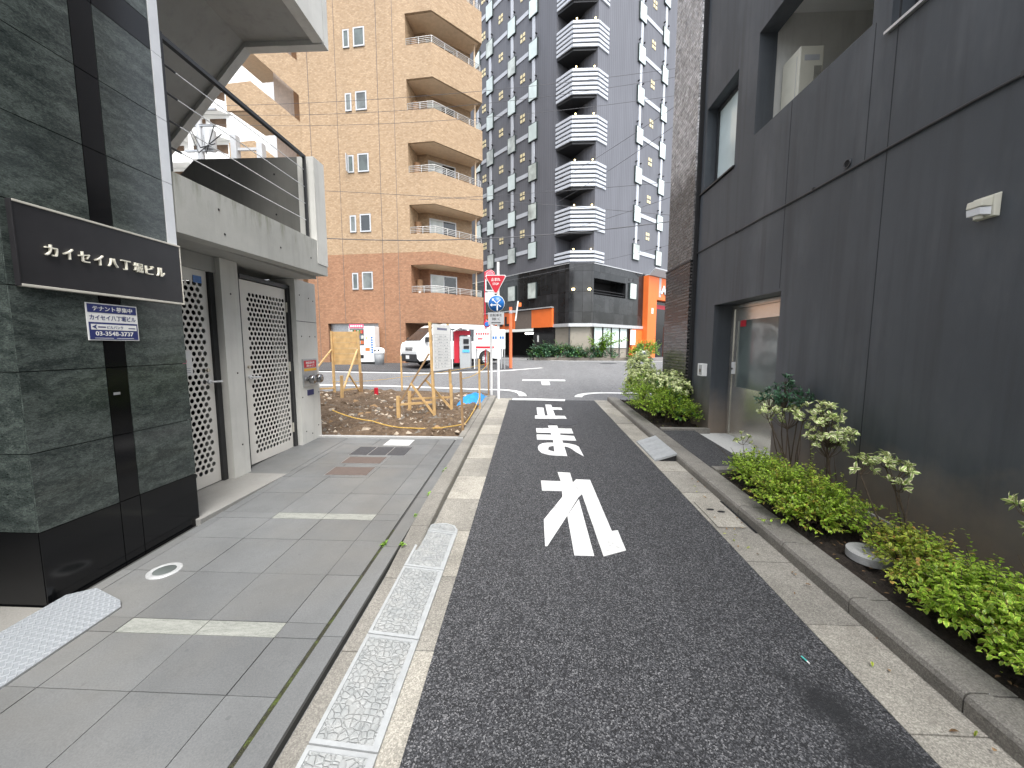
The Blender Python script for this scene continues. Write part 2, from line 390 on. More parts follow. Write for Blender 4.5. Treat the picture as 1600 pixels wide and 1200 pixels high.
class MB:
    """collects faces; points are world coordinates unless built with local=True"""
    def __init__(s, mat=None):
        s.v = []; s.f = []; s.mi = []; s.uv = []; s.mats = [mat] if mat else []; s.cur = 0; s.M = None; s.sm = []
        s.smooth = False; s.uo = (0, 0)
    def use(s, mat):
        if mat not in s.mats: s.mats.append(mat)
        s.cur = s.mats.index(mat); return s
    def face(s, pts, uv=None):
        pts = [Vector(p) for p in pts]
        if s.M: pts = [s.M @ p for p in pts]
        i = len(s.v); s.v += pts; s.f.append(tuple(range(i, i + len(pts)))); s.mi.append(s.cur); s.sm.append(s.smooth)
        if uv is None:
            nn = Vector((0, 0, 0))
            for a in range(len(pts)):
                p, q = pts[a], pts[(a + 1) % len(pts)]
                nn += Vector(((p.y - q.y) * (p.z + q.z), (p.z - q.z) * (p.x + q.x), (p.x - q.x) * (p.y + q.y)))
            if abs(nn.z) > .8 * nn.length: uv = [(p.x + s.uo[0], p.y + s.uo[1]) for p in pts]
            else:
                t = Vector((-nn.y, nn.x, 0))
                if t.length < 1e-9: t = Vector((1, 0, 0))
                t.normalize(); uv = [(p.dot(t) + s.uo[0], p.z + s.uo[1]) for p in pts]
        s.uv += uv
    def sheet(s, verts, faces, uvs=None):
        """shared-vertex surface (for smooth shading)"""
        i = len(s.v); vv = [Vector(p) for p in verts]
        if s.M: vv = [s.M @ p for p in vv]
        s.v += vv
        for f in faces:
            s.f.append(tuple(i + a for a in f)); s.mi.append(s.cur); s.sm.append(s.smooth)
            s.uv += [uvs[a] if uvs else (vv[a].x + vv[a].y, vv[a].z) for a in f]
    def box(s, a, b):
        (x0, y0, z0), (x1, y1, z1) = [tuple(map(min, a, b)), tuple(map(max, a, b))]
        s.prism([(x0, y0, z0), (x1, y0, z0), (x1, y1, z0), (x0, y1, z0)], (0, 0, z1 - z0))
    def prism(s, poly, ext, caps=True):
        """poly: 3D points; extruded by vector ext (kept outward-facing)"""
        p = [Vector(a) for a in poly]; e = Vector(ext)
        nn = Vector((0, 0, 0))
        for a in range(len(p)):
            q, r = p[a], p[(a + 1) % len(p)]
            nn += Vector(((q.y - r.y) * (q.z + r.z), (q.z - r.z) * (q.x + r.x), (q.x - r.x) * (q.y + r.y)))
        if nn.dot(e) < 0: p = p[::-1]
        t = [a + e for a in p]; n_ = len(p)
        if caps: s.face(p[::-1]); s.face(t)
        for i in range(n_):
            j = (i + 1) % n_; s.face([p[i], p[j], t[j], t[i]])
    def wallbox(s, p0, p1, z0, z1, th=.1, proud=0):
        """upright slab from plan point p0 to p1 whose left side (looking p0->p1) is pushed out by proud, thickness th to the right"""
        d = Vector((p1[0] - p0[0], p1[1] - p0[1], 0)); d.normalize(); nl = Vector((-d.y, d.x, 0))
        a = Vector((p0[0], p0[1], z0)) + nl * proud; b = Vector((p1[0], p1[1], z0)) + nl * proud
        s.prism([a, b, b - nl * th, a - nl * th], (0, 0, z1 - z0))
    def tube(s, pts, r, n_=8, cap=True, smooth=True):
        pts = [Vector(p) for p in pts]; rs = r if hasattr(r, '__len__') else [r] * len(pts)
        vs = []; fs = []; up = Vector((0, 0, 1)); prev = None
        for i, p in enumerate(pts):
            d = (pts[min(i + 1, len(pts) - 1)] - pts[max(i - 1, 0)]).normalized()
            if prev is None:
                a = d.cross(up)
                if a.length < .05: a = d.cross(Vector((1, 0, 0)))
            else: a = prev - d * prev.dot(d)
            a.normalize(); prev = a; b = d.cross(a)
            for k in range(n_):
                t = 2 * math.pi * k / n_; vs.append(p + (a * math.cos(t) + b * math.sin(t)) * rs[i])
        for i in range(len(pts) - 1):
            for k in range(n_):
                l = (k + 1) % n_; fs.append((i * n_ + k, i * n_ + l, (i + 1) * n_ + l, (i + 1) * n_ + k))
        o = s.smooth; s.smooth = smooth; s.sheet(vs, fs); s.smooth = False
        if cap: s.sheet(vs[:n_], [tuple(range(n_))[::-1]]); s.sheet(vs[-n_:], [tuple(range(n_))])
        s.smooth = o
    def cyl(s, c, axis, r, h, n_=20):
        c = Vector(c); a = Vector(axis).normalized(); s.tube([c, c + a * h], r, n_)
    def lathe(s, c, prof, n_=20, axis='Z'):
        vs = []; fs = []
        for (r, z) in prof:
            for k in range(n_):
                t = 2 * math.pi * k / n_
                q = Vector((r * math.cos(t), r * math.sin(t), z))
                if axis == 'Y': q = Vector((q.x, q.z, q.y))
                if axis == 'X': q = Vector((q.z, q.x, q.y))
                vs.append(Vector(c) + q)
        for i in range(len(prof) - 1):
            for k in range(n_):
                l = (k + 1) % n_; fs.append((i * n_ + k, i * n_ + l, (i + 1) * n_ + l, (i + 1) * n_ + k))
        o = s.smooth; s.smooth = True; s.sheet(vs, fs); s.smooth = o
    def beam(s, a, b, w_, h_=None):
        """square timber from a to b"""
        h_ = h_ or w_; a = Vector(a); b = Vector(b); d = (b - a).normalized(); x = d.cross(Vector((0, 0, 1)))
        if x.length < .05: x = Vector((1, 0, 0))
        x.normalize(); y = d.cross(x).normalized()
        s.prism([a - x * w_ / 2 - y * h_ / 2, a + x * w_ / 2 - y * h_ / 2, a + x * w_ / 2 + y * h_ / 2, a - x * w_ / 2 + y * h_ / 2], b - a)
    def build(s, name, parent=None, local=False, at=None, bevel=0, kind=None, label=None, cat=None, group=None):
        me = bpy.data.meshes.new(name)
        off = Vector((0, 0, 0)) if local else (origin(parent) if parent else Vector(at or (0, 0, 0)))
        me.from_pydata([tuple(p - off) for p in s.v], [], s.f)
        for m in s.mats: me.materials.append(MATS[m])
        me.polygons.foreach_set('material_index', s.mi); me.polygons.foreach_set('use_smooth', s.sm)
        ul = me.uv_layers.new(name='UVMap'); flat = [c_ for t in s.uv for c_ in t]; ul.data.foreach_set('uv', flat)
        me.update()
        o = bpy.data.objects.new(name, me); COL.objects.link(o)
        if parent: o.parent = parent
        else: o.location = off
        if bevel:
            wd = o.modifiers.new('weld', 'WELD'); wd.merge_threshold = 1e-4
            bv = o.modifiers.new('bevel', 'BEVEL'); bv.width = bevel; bv.segments = 2; bv.limit_method = 'ANGLE'; bv.angle_limit = R(40)
        if kind: o['kind'] = kind
        tag(o, label, cat, group)
        return o

def boxo(name, mat, a, b, parent=None, **k):
    m = MB(mat); m.box(a, b); return m.build(name, parent, **k)

_fc = {}
def text_mesh(body, bold=0.0):
    key = (body, bold)
    if key not in _fc:
        c = bpy.data.curves.new('writing', 'FONT'); c.body = body; c.offset = bold; c.resolution_u = 3
        o = bpy.data.objects.new('writing', c); COL.objects.link(o); bpy.context.view_layer.update()
        me = bpy.data.meshes.new_from_object(o.evaluated_get(bpy.context.evaluated_depsgraph_get()))
        _fc[key] = ([tuple(v.co) for v in me.vertices], [tuple(p.vertices) for p in me.polygons])
        bpy.data.objects.remove(o); bpy.data.curves.remove(c); bpy.data.meshes.remove(me)
    return _fc[key]
def write(mb, body, centre, right, up, wid, hei, depth=0.003, bold=.01, shear=0):
    """letters as raised faces: fitted into wid x hei, centred, on the plane spanned by right/up"""
    vs, fs = text_mesh(body, bold)
    xs = [v[0] for v in vs]; ys = [v[1] for v in vs]
    cx, cy = (min(xs) + max(xs)) / 2, (min(ys) + max(ys)) / 2; sx = wid / (max(xs) - min(xs)); sy = hei / (max(ys) - min(ys))
    r = Vector(right).normalized(); u = Vector(up).normalized(); n_ = r.cross(u)
    C_ = Vector(centre)
    P = [C_ + r * ((v[0] - cx) * sx + shear * (v[1] - cy) * sy) + u * ((v[1] - cy) * sy) for v in vs]
    mb.sheet([p + n_ * depth for p in P], fs)
    cnt = {}
    for f in fs:
        for a, b in zip(f, f[1:] + f[:1]): cnt[(a, b)] = 1
    for (a, b) in cnt:
        if (b, a) not in cnt: mb.face([P[a], P[b], P[b] + n_ * depth, P[a] + n_ * depth])
# ================================================================== SETTING
def ground_sheet(mb, x0, x1, ys, off=0.0):
    for a, b in zip(ys, ys[1:]):
        mb.face([(x0, a, gz(a) + off), (x1, a, gz(a) + off), (x1, b, gz(b) + off), (x0, b, gz(b) + off)])
YS = [-60, -20, 0, 10, 18] + [18.5 + .5 * i for i in range(16)] + [40, 120, 400]
g = MB('asphalt_street'); ground_sheet(g, -200, 200, YS); road = g.build('cross_street', kind='structure')
def flat_poly(mb, poly, off, th=0.0):
    pts = [(x, y, gz(y) + off) for x, y in poly]
    mb.face(pts)
def drape(name, mat, poly, off, parent=None, **k):
    m = MB(mat); pts = [(x, y, gz(y) + off) for x, y in poly]
    a = sum(p[0] * q[1] - q[0] * p[1] for p, q in zip(poly, poly[1:] + poly[:1]))
    m.face(pts if a > 0 else pts[::-1]); return m.build(name, parent, **k)

alley = drape('alley_road', 'asphalt_alley', [(-.49, -8), (1.575, -8), (1.575, 9.26), (-.43, 9.4), (-.49, 9.2)], .004, kind='structure')
# painted words and lines: thin paint, a few millimetres proud
MK = dict(
 tome=[[(0.118, 7.537), (0.707, 7.52), (0.719, 7.266), (0.117, 7.271)], [(0.165, 8.354), (0.316, 8.329), (0.314, 7.538), (0.171, 7.541)], [(0.369, 8.705), (0.501, 8.678), (0.52, 7.526), (0.374, 7.54)], [(0.507, 8.366), (0.703, 8.344), (0.711, 8.123), (0.513, 8.133)]],
 ma=[[(0.124, 6.514), (0.342, 6.522), (0.358, 6.223), (0.126, 6.231)], [(0.492, 6.51), (0.727, 6.5), (0.724, 6.187), (0.499, 6.195)], [(0.124, 6.111), (0.355, 6.101), (0.372, 5.814), (0.126, 5.819)], [(0.5, 6.096), (0.717, 6.041), (0.722, 5.778), (0.509, 5.79)], [(0.337, 6.712), (0.498, 6.718), (0.513, 5.472), (0.513, 5.037), (0.361, 5.054), (0.355, 5.216), (0.361, 5.505), (0.372, 5.814), (0.358, 6.223)], [(0.362, 5.65), (0.361, 5.505), (0.288, 5.45), (0.27, 5.309), (0.297, 5.261), (0.355, 5.216), (0.361, 5.054), (0.277, 5.073), (0.179, 5.149), (0.138, 5.28), (0.13, 5.405), (0.148, 5.524), (0.202, 5.613), (0.274, 5.646)], [(0.509, 5.647), (0.604, 5.609), (0.682, 5.545), (0.721, 5.454), (0.732, 5.035), (0.651, 5.215), (0.596, 5.385), (0.553, 5.453), (0.513, 5.472)]],
 re=[[(0.341, 4.433), (0.485, 4.413), (0.486, 4.127), (0.356, 4.149)], [(0.137, 4.159), (0.356, 4.149), (0.393, 3.887), (0.14, 3.893)], [(0.356, 4.149), (0.486, 4.127), (0.531, 4.217), (0.551, 3.834), (0.499, 3.745), (0.339, 3.748), (0.347, 3.886)], [(0.339, 3.748), (0.499, 3.745), (0.347, 3.345), (0.146, 2.844), (0.13, 2.843), (0.135, 3.266)], [(0.497, 3.699), (0.487, 2.726), (0.342, 2.728), (0.35, 3.345)], [(0.531, 4.217), (0.686, 4.205), (0.693, 3.09), (0.744, 3.105), (0.74, 2.809), (0.555, 2.722), (0.545, 3.854)]],
)
m = MB('road_paint'); k_ = 0
for key in ('tome', 'ma', 're'):
    for p in MK[key]:
        a = sum(u[0] * v[1] - v[0] * u[1] for u, v in zip(p, p[1:] + p[:1]))
        q = p if a > 0 else p[::-1]; k_ += 1
        m.prism([(x, y, gz(y) + .0045) for x, y in q], (0, 0, .002 + .0005 * (k_ % 7)))
m.build('stop_lettering', alley)
def smooth_arc(pts, w_):
    """paint stripe of width w_ along a centre line"""
    L = []; Rr = []
    for i, p in enumerate(pts):
        a = Vector(pts[max(i - 1, 0)]); b = Vector(pts[min(i + 1, len(pts) - 1)]); d = (b - a).normalized(); n_ = Vector((-d.y, d.x))
        L.append(Vector(p) + n_ * w_ / 2); Rr.append(Vector(p) - n_ * w_ / 2)
    return L, Rr
def stripe(name, pts, w_, parent, off=.006):
    m = MB('road_paint'); L, Rr = smooth_arc(pts, w_)
    for i in range(len(L) - 1):
        q = [Rr[i], Rr[i + 1], L[i + 1], L[i]]
        m.face([(p.x, p.y, gz(p.y) + off) for p in q])
    return m.build(name, parent)
stripe('stop_line', [(-.41, 9.385), (.3, 9.35), (.87, 9.27)], .25, alley, .009)
stripe('centre_mark', [(-.23, 13.2), (1.23, 13.15)], .36, road); stripe('centre_mark', [(.534, 12.99), (.53, 11.95)], .26, road, .008)
def bez(a, b, c, n_=8): return [tuple((1 - t) ** 2 * Vector(a) + 2 * t * (1 - t) * Vector(b) + t * t * Vector(c)) for t in [i / n_ for i in range(n_ + 1)]]
stripe('edge_line', [(-14, 12.3), (-4.37, 11.6), (-2.4, 11.22), (-1.23, 10.95)] + bez((-.8, 10.93), (-.19, 10.8), (-.16, 9.87)), .2, road)
stripe('edge_line', [(14, 10.2), (5, 10.4), (2.7, 10.42)] + bez((2.3, 10.46), (1.36, 10.55), (1.25, 9.75)), .2, road)
stripe('edge_line', [(-16, 16.8), (-8.7, 15.8), (-3.6, 15.2), (-1.6, 16.1), (-.8, 16.6), (.6, 17.8)], .2, road)
stripe('edge_line', [(16, 22.6), (6.2, 22.4), (2.4, 22.55), (-1.0, 25.4), (-7, 31)], .16, road)
# manhole covers in the carriageways
def disc(name, mat, x, y, r, parent=None, th=.006, n_=36, rim=None, off=.003, **k):
    m = MB(mat); c = [(x + r * math.cos(2 * math.pi * i / n_), y + r * math.sin(2 * math.pi * i / n_)) for i in range(n_)]
    m.prism([(a, b, gz(b) + off) for a, b in c], (0, 0, th))
    return m.build(name, parent, **k)
disc('manhole_cover', 'iron_cover', .625, 7.0, .27, th=.007, label='round iron manhole cover between the first two painted characters', cat='manhole cover')
disc('manhole_cover', 'iron_cover', 5.2, 18.0, .45, label='iron manhole cover in the cross street nearer the tiled tower', cat='manhole cover', th=.008)
disc('manhole_cover', 'iron_cover', 4.2, 20.6, .45, label='iron manhole cover in the cross street before the planter', cat='manhole cover', th=.008)

# gutters: cast concrete lengths with joints
def strip_units(name, mat, x0, x1, ys, off, th=.05, gap=.006, kind='structure', drop=0, seedv=0):
    rnd = random.Random(seedv); m = MB(mat)
    for a, b in zip(ys, ys[1:]):
        e = rnd.uniform(-.003, .003); m.use(mat + ('_worn' if rnd.random() < .42 else ''))
        p = [(x0, a + gap / 2, gz(a) + off + e), (x1, a + gap / 2, gz(a) + off + e + drop), (x1, b - gap / 2, gz(b) + off + e + drop), (x0, b - gap / 2, gz(b) + off + e)]
        m.prism([(x, y, z - th) for x, y, z in p], (0, 0, th))
    return m.build(name, kind=kind)
def frange(a, b, st):
    o = []
    while a < b - 1e-6: o.append(a); a += st
    return o + [b]
strip_units('gutter', 'concrete_gutter', -.815, -.488, frange(-6.1, 9.4, .61), .006, .06, .007, seedv=1)
strip_units('gutter', 'concrete_gutter', 1.572, 1.885, frange(-6.3, 9.3, .6), .008, .06, .007, seedv=2)
# kerb of the alley's left side: sunk flush in the foreground, standing up beyond the step ramps
m = MB('concrete_kerb'); ys = frange(-6, 9.45, .6)
def kl(y): return .012 if y < 2.4 else (.012 + .075 * min(1, (y - 2.4) / .8))
for a, b in zip(ys, ys[1:]):
    a2, b2 = a + .004, b - .004
    xa = -.972 if a < 2.5 else -.945; 
    m.prism([(-.972 if a < 3 else -.95, a2, gz(a) - .06), (-.818, a2, gz(a) - .06), (-.822, a2, gz(a) + kl(a)), (-.972 if a < 3 else -.95, a2, gz(a) + kl(a))], (0, b2 - a2, 0)) if False else None
    p = []
    for (x, top) in ((-.965, 1), (-.818, 1)):
        pass
    A = [(-.965, a2, gz(a) - .06), (-.818, a2, gz(a) - .06), (-.823, a2, gz(a) + kl(a) - .01), (-.835, a2, gz(a) + kl(a)), (-.965, a2, gz(a) + kl(a))]
    B = [(-.965, b2, gz(b) - .06), (-.818, b2, gz(b) - .06), (-.823, b2, gz(b) + kl(b) - .01), (-.835, b2, gz(b) + kl(b)), (-.965, b2, gz(b) + kl(b))]
    m.face(A); m.face(B[::-1])
    for i in range(5):
        j = (i + 1) % 5; m.face([A[j], A[i], B[i], B[j]])
m.build('kerb', kind='structure')
# kerb of the right side with rounded nose and a second course behind it
m = MB('concrete_kerb'); ys = frange(-6.2, 9.25, .6)
def prof(y, h): 
    return [(1.885, y, gz(y) - .08), (2.105, y, gz(y) - .08), (2.105, y, gz(y) + h - .012), (1.985, y, gz(y) + h - .012), (1.985, y, gz(y) + h), (1.905, y, gz(y) + h), (1.888, y, gz(y) + h - .007), (1.878, y, gz(y) + h - .03)]
for i_, (a, b) in enumerate(zip(ys, ys[1:])):
    A = prof(a + .004, .105); B = prof(b - .004, .105)
    m.face(A[::-1]); m.face(B)
    for i in range(8):
        j = (i + 1) % 8; m.face([A[i], A[j], B[j], B[i]])
m.build('kerb', kind='structure')
m = MB('concrete_lid')
for a, b in zip(ys, ys[1:]): m.prism([(1.985, a + .006, gz(a) + .06), (1.993, a + .006, gz(a) + .06), (1.993, a + .006, gz(a) + .098), (1.985, a + .006, gz(a) + .098)], (0, b - a - .012, .035 * (b - a - .012)))
m.build('kerb_joint', kind='structure')
# soil of the two planting strips, paved apron at the door
def bumpy(name, mat, x0, x1, y0, y1, off, amp, nx, ny, seedv, kind, hill=None):
    rnd = random.Random(seedv); m = MB(mat); m.smooth = True; vs = []; fs = []
    for j in range(ny + 1):
        for i in range(nx + 1):
            x = x0 + (x1 - x0) * i / nx; y = y0 + (y1 - y0) * j / ny
            edge = i in (0, nx) or j in (0, ny)
            h = 0 if edge else rnd.uniform(0, amp) + (hill(x, y) if hill else 0)
            vs.append((x + (0 if edge else rnd.uniform(-.3, .3) * (x1 - x0) / nx), y + (0 if edge else rnd.uniform(-.3, .3) * (y1 - y0) / ny), gz(y) + off + h))
    for j in range(ny):
        for i in range(nx):
            a = j * (nx + 1) + i; fs.append((a, a + 1, a + nx + 2, a + nx + 1))
    m.sheet(vs, fs); return m.build(name, kind=kind)
bumpy('soil', 'soil', 2.1, 2.86, -4, 4.38, .045, .05, 22, 150, 3, 'structure')
bumpy('soil', 'soil', 2.1, 2.86, 6.16, 9.1, .045, .05, 18, 60, 4, 'structure')
m = MB('asphalt_apron'); m.prism([(2.106, 4.42, gz(4.42)), (2.62, 4.42, gz(4.42)), (2.62, 6.1, gz(6.1)), (2.106, 6.1, gz(6.1))], (0, 0, .098)); m.build('apron_paving', kind='structure')
m = MB('concrete_kerb')
m.prism([(2.108, 4.30, gz(4.3)), (2.86, 4.30, gz(4.3)), (2.86, 4.42, gz(4.42)), (2.108, 4.42, gz(4.42))], (0, 0, .112)); m.prism([(2.108, 6.1, gz(6.1)), (2.86, 6.1, gz(6.1)), (2.86, 6.2, gz(6.2)), (2.108, 6.2, gz(6.2))], (0, 0, .125))
m.build('planting_edge', kind='structure')

# paved forecourt on the left
PT = .058
rnd = random.Random(11)
m = MB('mortar'); m.prism([(-2.78, -6, gz(-6) - .02), (-.975, -6, gz(-6) - .02), (-.975, 5.6, gz(5.6) - .02), (-2.78, 5.6, gz(5.6) - .02)], (0, 0, PT + .008)); 
pav = m.build('pavement', kind='structure')
m = MB('moss'); m.prism([(-1.106, -6, gz(-6)), (-1.080, -6, gz(-6)), (-1.080, 2.95, gz(2.95)), (-1.106, 2.95, gz(2.95))], (0, 0, PT - .004)); m.build('moss_joint', pav)
m = MB('paving_slab'); 
def slab(x0, x1, y0, y1, mat='paving_slab', top=PT, g=.0022):
    m.use(mat); x0, x1 = min(x0, x1), max(x0, x1)
    e = rnd.uniform(-.0012, .0012); u = (rnd.randrange(200) * 100 + 50, rnd.randrange(200) * 100 + 50)
    p = [(x0 + g, y0 + g), (x1 - g, y0 + g), (x1 - g, y1 - g), (x0 + g, y1 - g)]
    m.uo = u; m.face([(x, y, gz(y) + top + e) for x, y in p])
    for i in range(4):
        a, b = p[i], p[(i + 1) % 4]
        m.face([(a[0], a[1], gz(a[1]) + top + e - .02), (b[0], b[1], gz(b[1]) + top + e - .02), (b[0], b[1], gz(b[1]) + top + e), (a[0], a[1], gz(a[1]) + top + e)])
cols = [-2.745, -2.66, -2.22, -1.775, -1.333]
rows = [-6]
y = -5.98
seg = []                                    # repeating module: three slab rows, then a pale granite strip
yy = 1.46
base = [1.925 + 1.27 * k for k in range(-5, 3)]
for k in base:
    seg += [(k - .105, k, True), (k, k + .42, False), (k + .42, k + .84, False), (k + .84, k + 1.165, False)]
for (a, b, pale) in seg:
    for i in range(4):
        c0, c1 = cols[i], cols[i + 1]
        b2 = min(b, 5.6)
        if a > 5.55: continue
        slab(c0, c1, a, b2, 'granite_pale' if (pale and i >= 2 and a < 4) else 'paving_slab')
    if a < 5.55:
        slab(cols[4], -1.104, a, min(b, 5.6))
y = -5.9
while y < 5.55:
    slab(-1.086, -.972, y, min(y + .86, 5.6)); y += .86
m.uo = (0, 0)
m.build('paving_slabs', pav)
# a kerb of stone closes the vacant lot on the alley side
m = MB('concrete_kerb')
for a in frange(5.62, 9.2, .6)[:-1]:
    b = a + .592
    A = [(-1.06, gz(a) - .05), (-.955, gz(a) - .05), (-.96, gz(a) + .1), (-1.055, gz(a) + .1)]
    m.prism([(-1.06, a, gz(a) - .05), (-.968, a, gz(a) - .05), (-.968, a, gz(a) + .095), (-1.06, a, gz(a) + .095)], (0, .592, .035 * .592))
m.build('lot_kerb', kind='structure')
m = MB('concrete_lid'); m.prism([(-3.2, 5.6, gz(5.6) - .03), (-.985, 5.6, gz(5.6) - .03), (-.985, 5.66, gz(5.6) - .03), (-3.2, 5.68, gz(5.6) - .03)], (0, 0, .115)); m.build('lot_edge_strip', kind='structure')
m = MB('concrete_kerb'); m.prism([(-14, 10.3, gz(10.3) - .05), (-1.0, 9.62, gz(9.6) - .05), (-1.0, 9.74, gz(9.7) - .05), (-14, 10.45, gz(10.4) - .05)], (0, 0, .10)); m.build('street_kerb', kind='structure')
# pale asphalt corner beside the sign posts
strip_units('gutter', 'concrete_gutter', -1.0, -.43, [9.25, 9.5], .012, .06, seedv=8)
# concrete threshold in front of the two doors, level while the pavement climbs
m = MB('paving_light'); m.prism([(-2.74, 2.96, .0), (-2.74, 4.1, .0), (-2.74, 5.6, 0), (-3.35, 5.6, 0), (-3.35, 2.96, 0)], (0, 0, .205 ))
m.build('threshold', kind='structure', bevel=.003)
m = MB('paving_slab'); m.prism([(-2.745, 4.05, gz(4.05)), (-2.745, 5.6, gz(5.6)), (-3.35, 5.6, gz(5.6)), (-3.35, 4.05, gz(4.05))], (0, 0, PT + .003)); m.build('threshold_paving', kind='structure')
m = MB('paving_light'); m.prism([(-8, -6, gz(-6)), (-2.76, -6, gz(-6)), (-2.76, 1.955, gz(1.95)), (-8, 1.955, gz(1.95))], (0, 0, .075)); m.build('entrance_floor', kind='structure')
# parking floor beneath the apartment block, and the far pavement
m = MB('asphalt_apron'); m.prism([(-16, 17.0, .595), (-9.4, 16.1, .565), (-3.7, 15.75, .555), (-1.9, 16.75, .59), (-.75, 17.25, .605), (-1.2, 19.2, .67), (-3, 23, .76), (-12, 22.5, .76)], (0, 0, .03)); m.build('parking_forecourt', kind='structure')
# ================================================================== LEFT: stone-clad building
XL = -2.78
sb = thing('stone_building', 'dark green polished granite building with black plinth at the left edge', 'building', (-2.78, 2.0, .1))
b = MB('dark_void'); b.box((-9, 2.0, -.2), (XL - .03, 2.995, 8.3)); b.build('core_wall', sb)
rnd = random.Random(5)
zs = [.10, .588, 1.046, 1.506, 1.975, 2.43, 2.891, 3.352, 3.804]
zs += [3.804 + .458 * k for k in range(1, 10)]
def panel(mb, mat, y0, y1, z0, z1, g=.0025):
    mb.use(mat); mb.uo = (rnd.uniform(0, 90), rnd.uniform(0, 90)); mb.box((XL - .03, y0 + g, z0 + g), (XL, y1 - g, z1 - g))
def panelf(mb, mat, x0, x1, z0, z1, g=.0025):
    mb.use(mat); mb.uo = (rnd.uniform(0, 90), rnd.uniform(0, 90)); mb.box((x0 + g, 1.965, z0 + g), (x1 - g, 2.0, z1 - g))
p = MB('granite_green'); q = MB('granite_black'); bd = MB('granite_black')
for i, (a, c) in enumerate(zip(zs, zs[1:])):
    if i == 0:
        for (u, v) in ((1.965, 2.40), (2.40, 2.535), (2.535, 3.0)): panel(q, 'granite_black', u, v, a, c)
        for (u, v) in ((-3.7, -2.785), (-4.7, -3.7), (-6.5, -4.7)): panelf(q, 'granite_black', u, v, a, c)
        continue
    dark = i in (8, 13, 18)
    panel(p, 'granite_green', 1.965, 2.40, a, c); panel(bd, 'granite_black', 2.40, 2.535, a, c)
    if dark:
        panel(bd, 'granite_black', 2.535, 2.92 if a > 2.43 else 3.0, a, a + .2); panel(p, 'granite_green', 2.535, 2.92, a + .2, c)
    else: panel(p, 'granite_green', 2.535, 2.92 if a > 2.4 else 3.0, a, c)
    for (u, v) in ((-3.7, -2.785), (-4.7, -3.7), (-6.5, -4.7)): panelf(p, 'granite_green', u, v, a, c)
p.build('granite_cladding', sb); q.build('plinth', sb); bd.build('black_band', sb)
m = MB('metal_bright')
for a, c in zip(zs[5:], zs[6:]): m.box((XL - .03, 2.922, a + .002), (XL + .004, 2.998, c - .002))
m.build('corner_strip', sb)
m = MB('galvanised'); m.box((XL, 2.43, 1.32), (XL + .004, 2.47, 1.337)); m.build('name_tab', sb)
m = MB('light_lens'); m.box((XL, 2.452, 1.70), (XL + .006, 2.474, 1.722)); 
# name sign
sg = thing('building_sign', 'wide black sign with raised pale metal characters and beige metal frame', 'sign', (XL, 2.5, 2.2))
cn = MB('concrete_soffit'); cn.box((-7.5, -4, 3.05), (-2.84, 1.95, 3.4)); cn.use('granite_black').box((-7.6, -4, -.3), (-7.4, 1.95, 3.05)); cn.use('granite_green').box((-7.4, -4.3, -.3), (XL, -4, 8.3)); cn.build('unseen_shade_canopy', sb)  # unseen canopy and walls, added to darken the granite front face
boxo('sign_panel', 'sign_black', (XL + .001, 2.006, 1.985), (XL + .028, 2.985, 2.422), sg)
m = MB('metal_trim'); m.box((XL + .002, 2.003, 2.417), (XL + .034, 2.994, 2.429)); m.box((XL + .002, 2.003, 1.972), (XL + .034, 2.994, 1.986))
m.box((XL + .003, 2.986, 1.986), (XL + .032, 2.993, 2.417)); m.use('sign_black').box((XL + .002, 1.996, 1.973), (XL + .033, 2.003, 2.428)); m.build('sign_frame', sg, bevel=.002)
m = MB('letter_metal'); chars = 'カイセイ八丁堀ビル'
for i, ch in enumerate(chars):
    wd = {'イ': .052, 'ル': .062}.get(ch, .062)
    write(m, ch, (XL + .030, 2.148 + .0822 * i, 2.193), (0, 1, 0), (0, 0, 1), wd * .95, .064 if ch != '八' else .056, .014, .004)
m.build('lettering', sg)
# tenant notice
tn = thing('tenant_notice', 'small navy and white tenant notice below the name sign', 'notice', (XL, 2.47, 1.8))
boxo('notice_board', 'paper_white', (XL + .002, 2.315, 1.684), (XL + .007, 2.63, 1.922), tn)
m = MB('navy')
m.box((XL + .007, 2.322, 1.862), (XL + .0085, 2.623, 1.915)); m.box((XL + .007, 2.322, 1.690), (XL + .0085, 2.623, 1.800)); m.build('notice_ground', tn)
boxo('notice_strip', 'paper_white', (XL + .0086, 2.333, 1.752), (XL + .0095, 2.615, 1.788), tn)
m = MB('paper_white'); write(m, 'テナント募集中', (XL + .0088, 2.473, 1.888), (0, 1, 0), (0, 0, 1), .245, .032, .001, .012)
m.build('notice_lettering', tn); m = MB('paper_white'); write(m, '03-3548-3737', (XL + .0088, 2.473, 1.728), (0, 1, 0), (0, 0, 1), .236, .028, .001, .016)
m.box((XL + .0086, 2.35, 1.697), (XL + .0092, 2.46, 1.7)); m.box((XL + .0086, 2.48, 1.697), (XL + .0092, 2.59, 1.7)); m.build('phone_lettering', tn)
m = MB('navy'); write(m, 'カイセイ八丁堀ビル', (XL + .0072, 2.473, 1.83), (0, 1, 0), (0, 0, 1), .285, .034, .001, .012)
m.build('notice_print', tn); m = MB('navy'); write(m, 'ビルバンク', (XL + .0096, 2.475, 1.77), (0, 1, 0), (0, 0, 1), .10, .02, .001, .004)
m.prism([(XL + .0096, 2.338, 1.77), (XL + .0096, 2.366, 1.754), (XL + .0096, 2.358, 1.77), (XL + .0096, 2.366, 1.786)], (.001, 0, 0))
m.box((XL + .0096, 2.372, 1.766), (XL + .0102, 2.418, 1.774)); m.box((XL + .0096, 2.56, 1.764), (XL + .0102, 2.606, 1.77)); m.build('agency_print', tn)
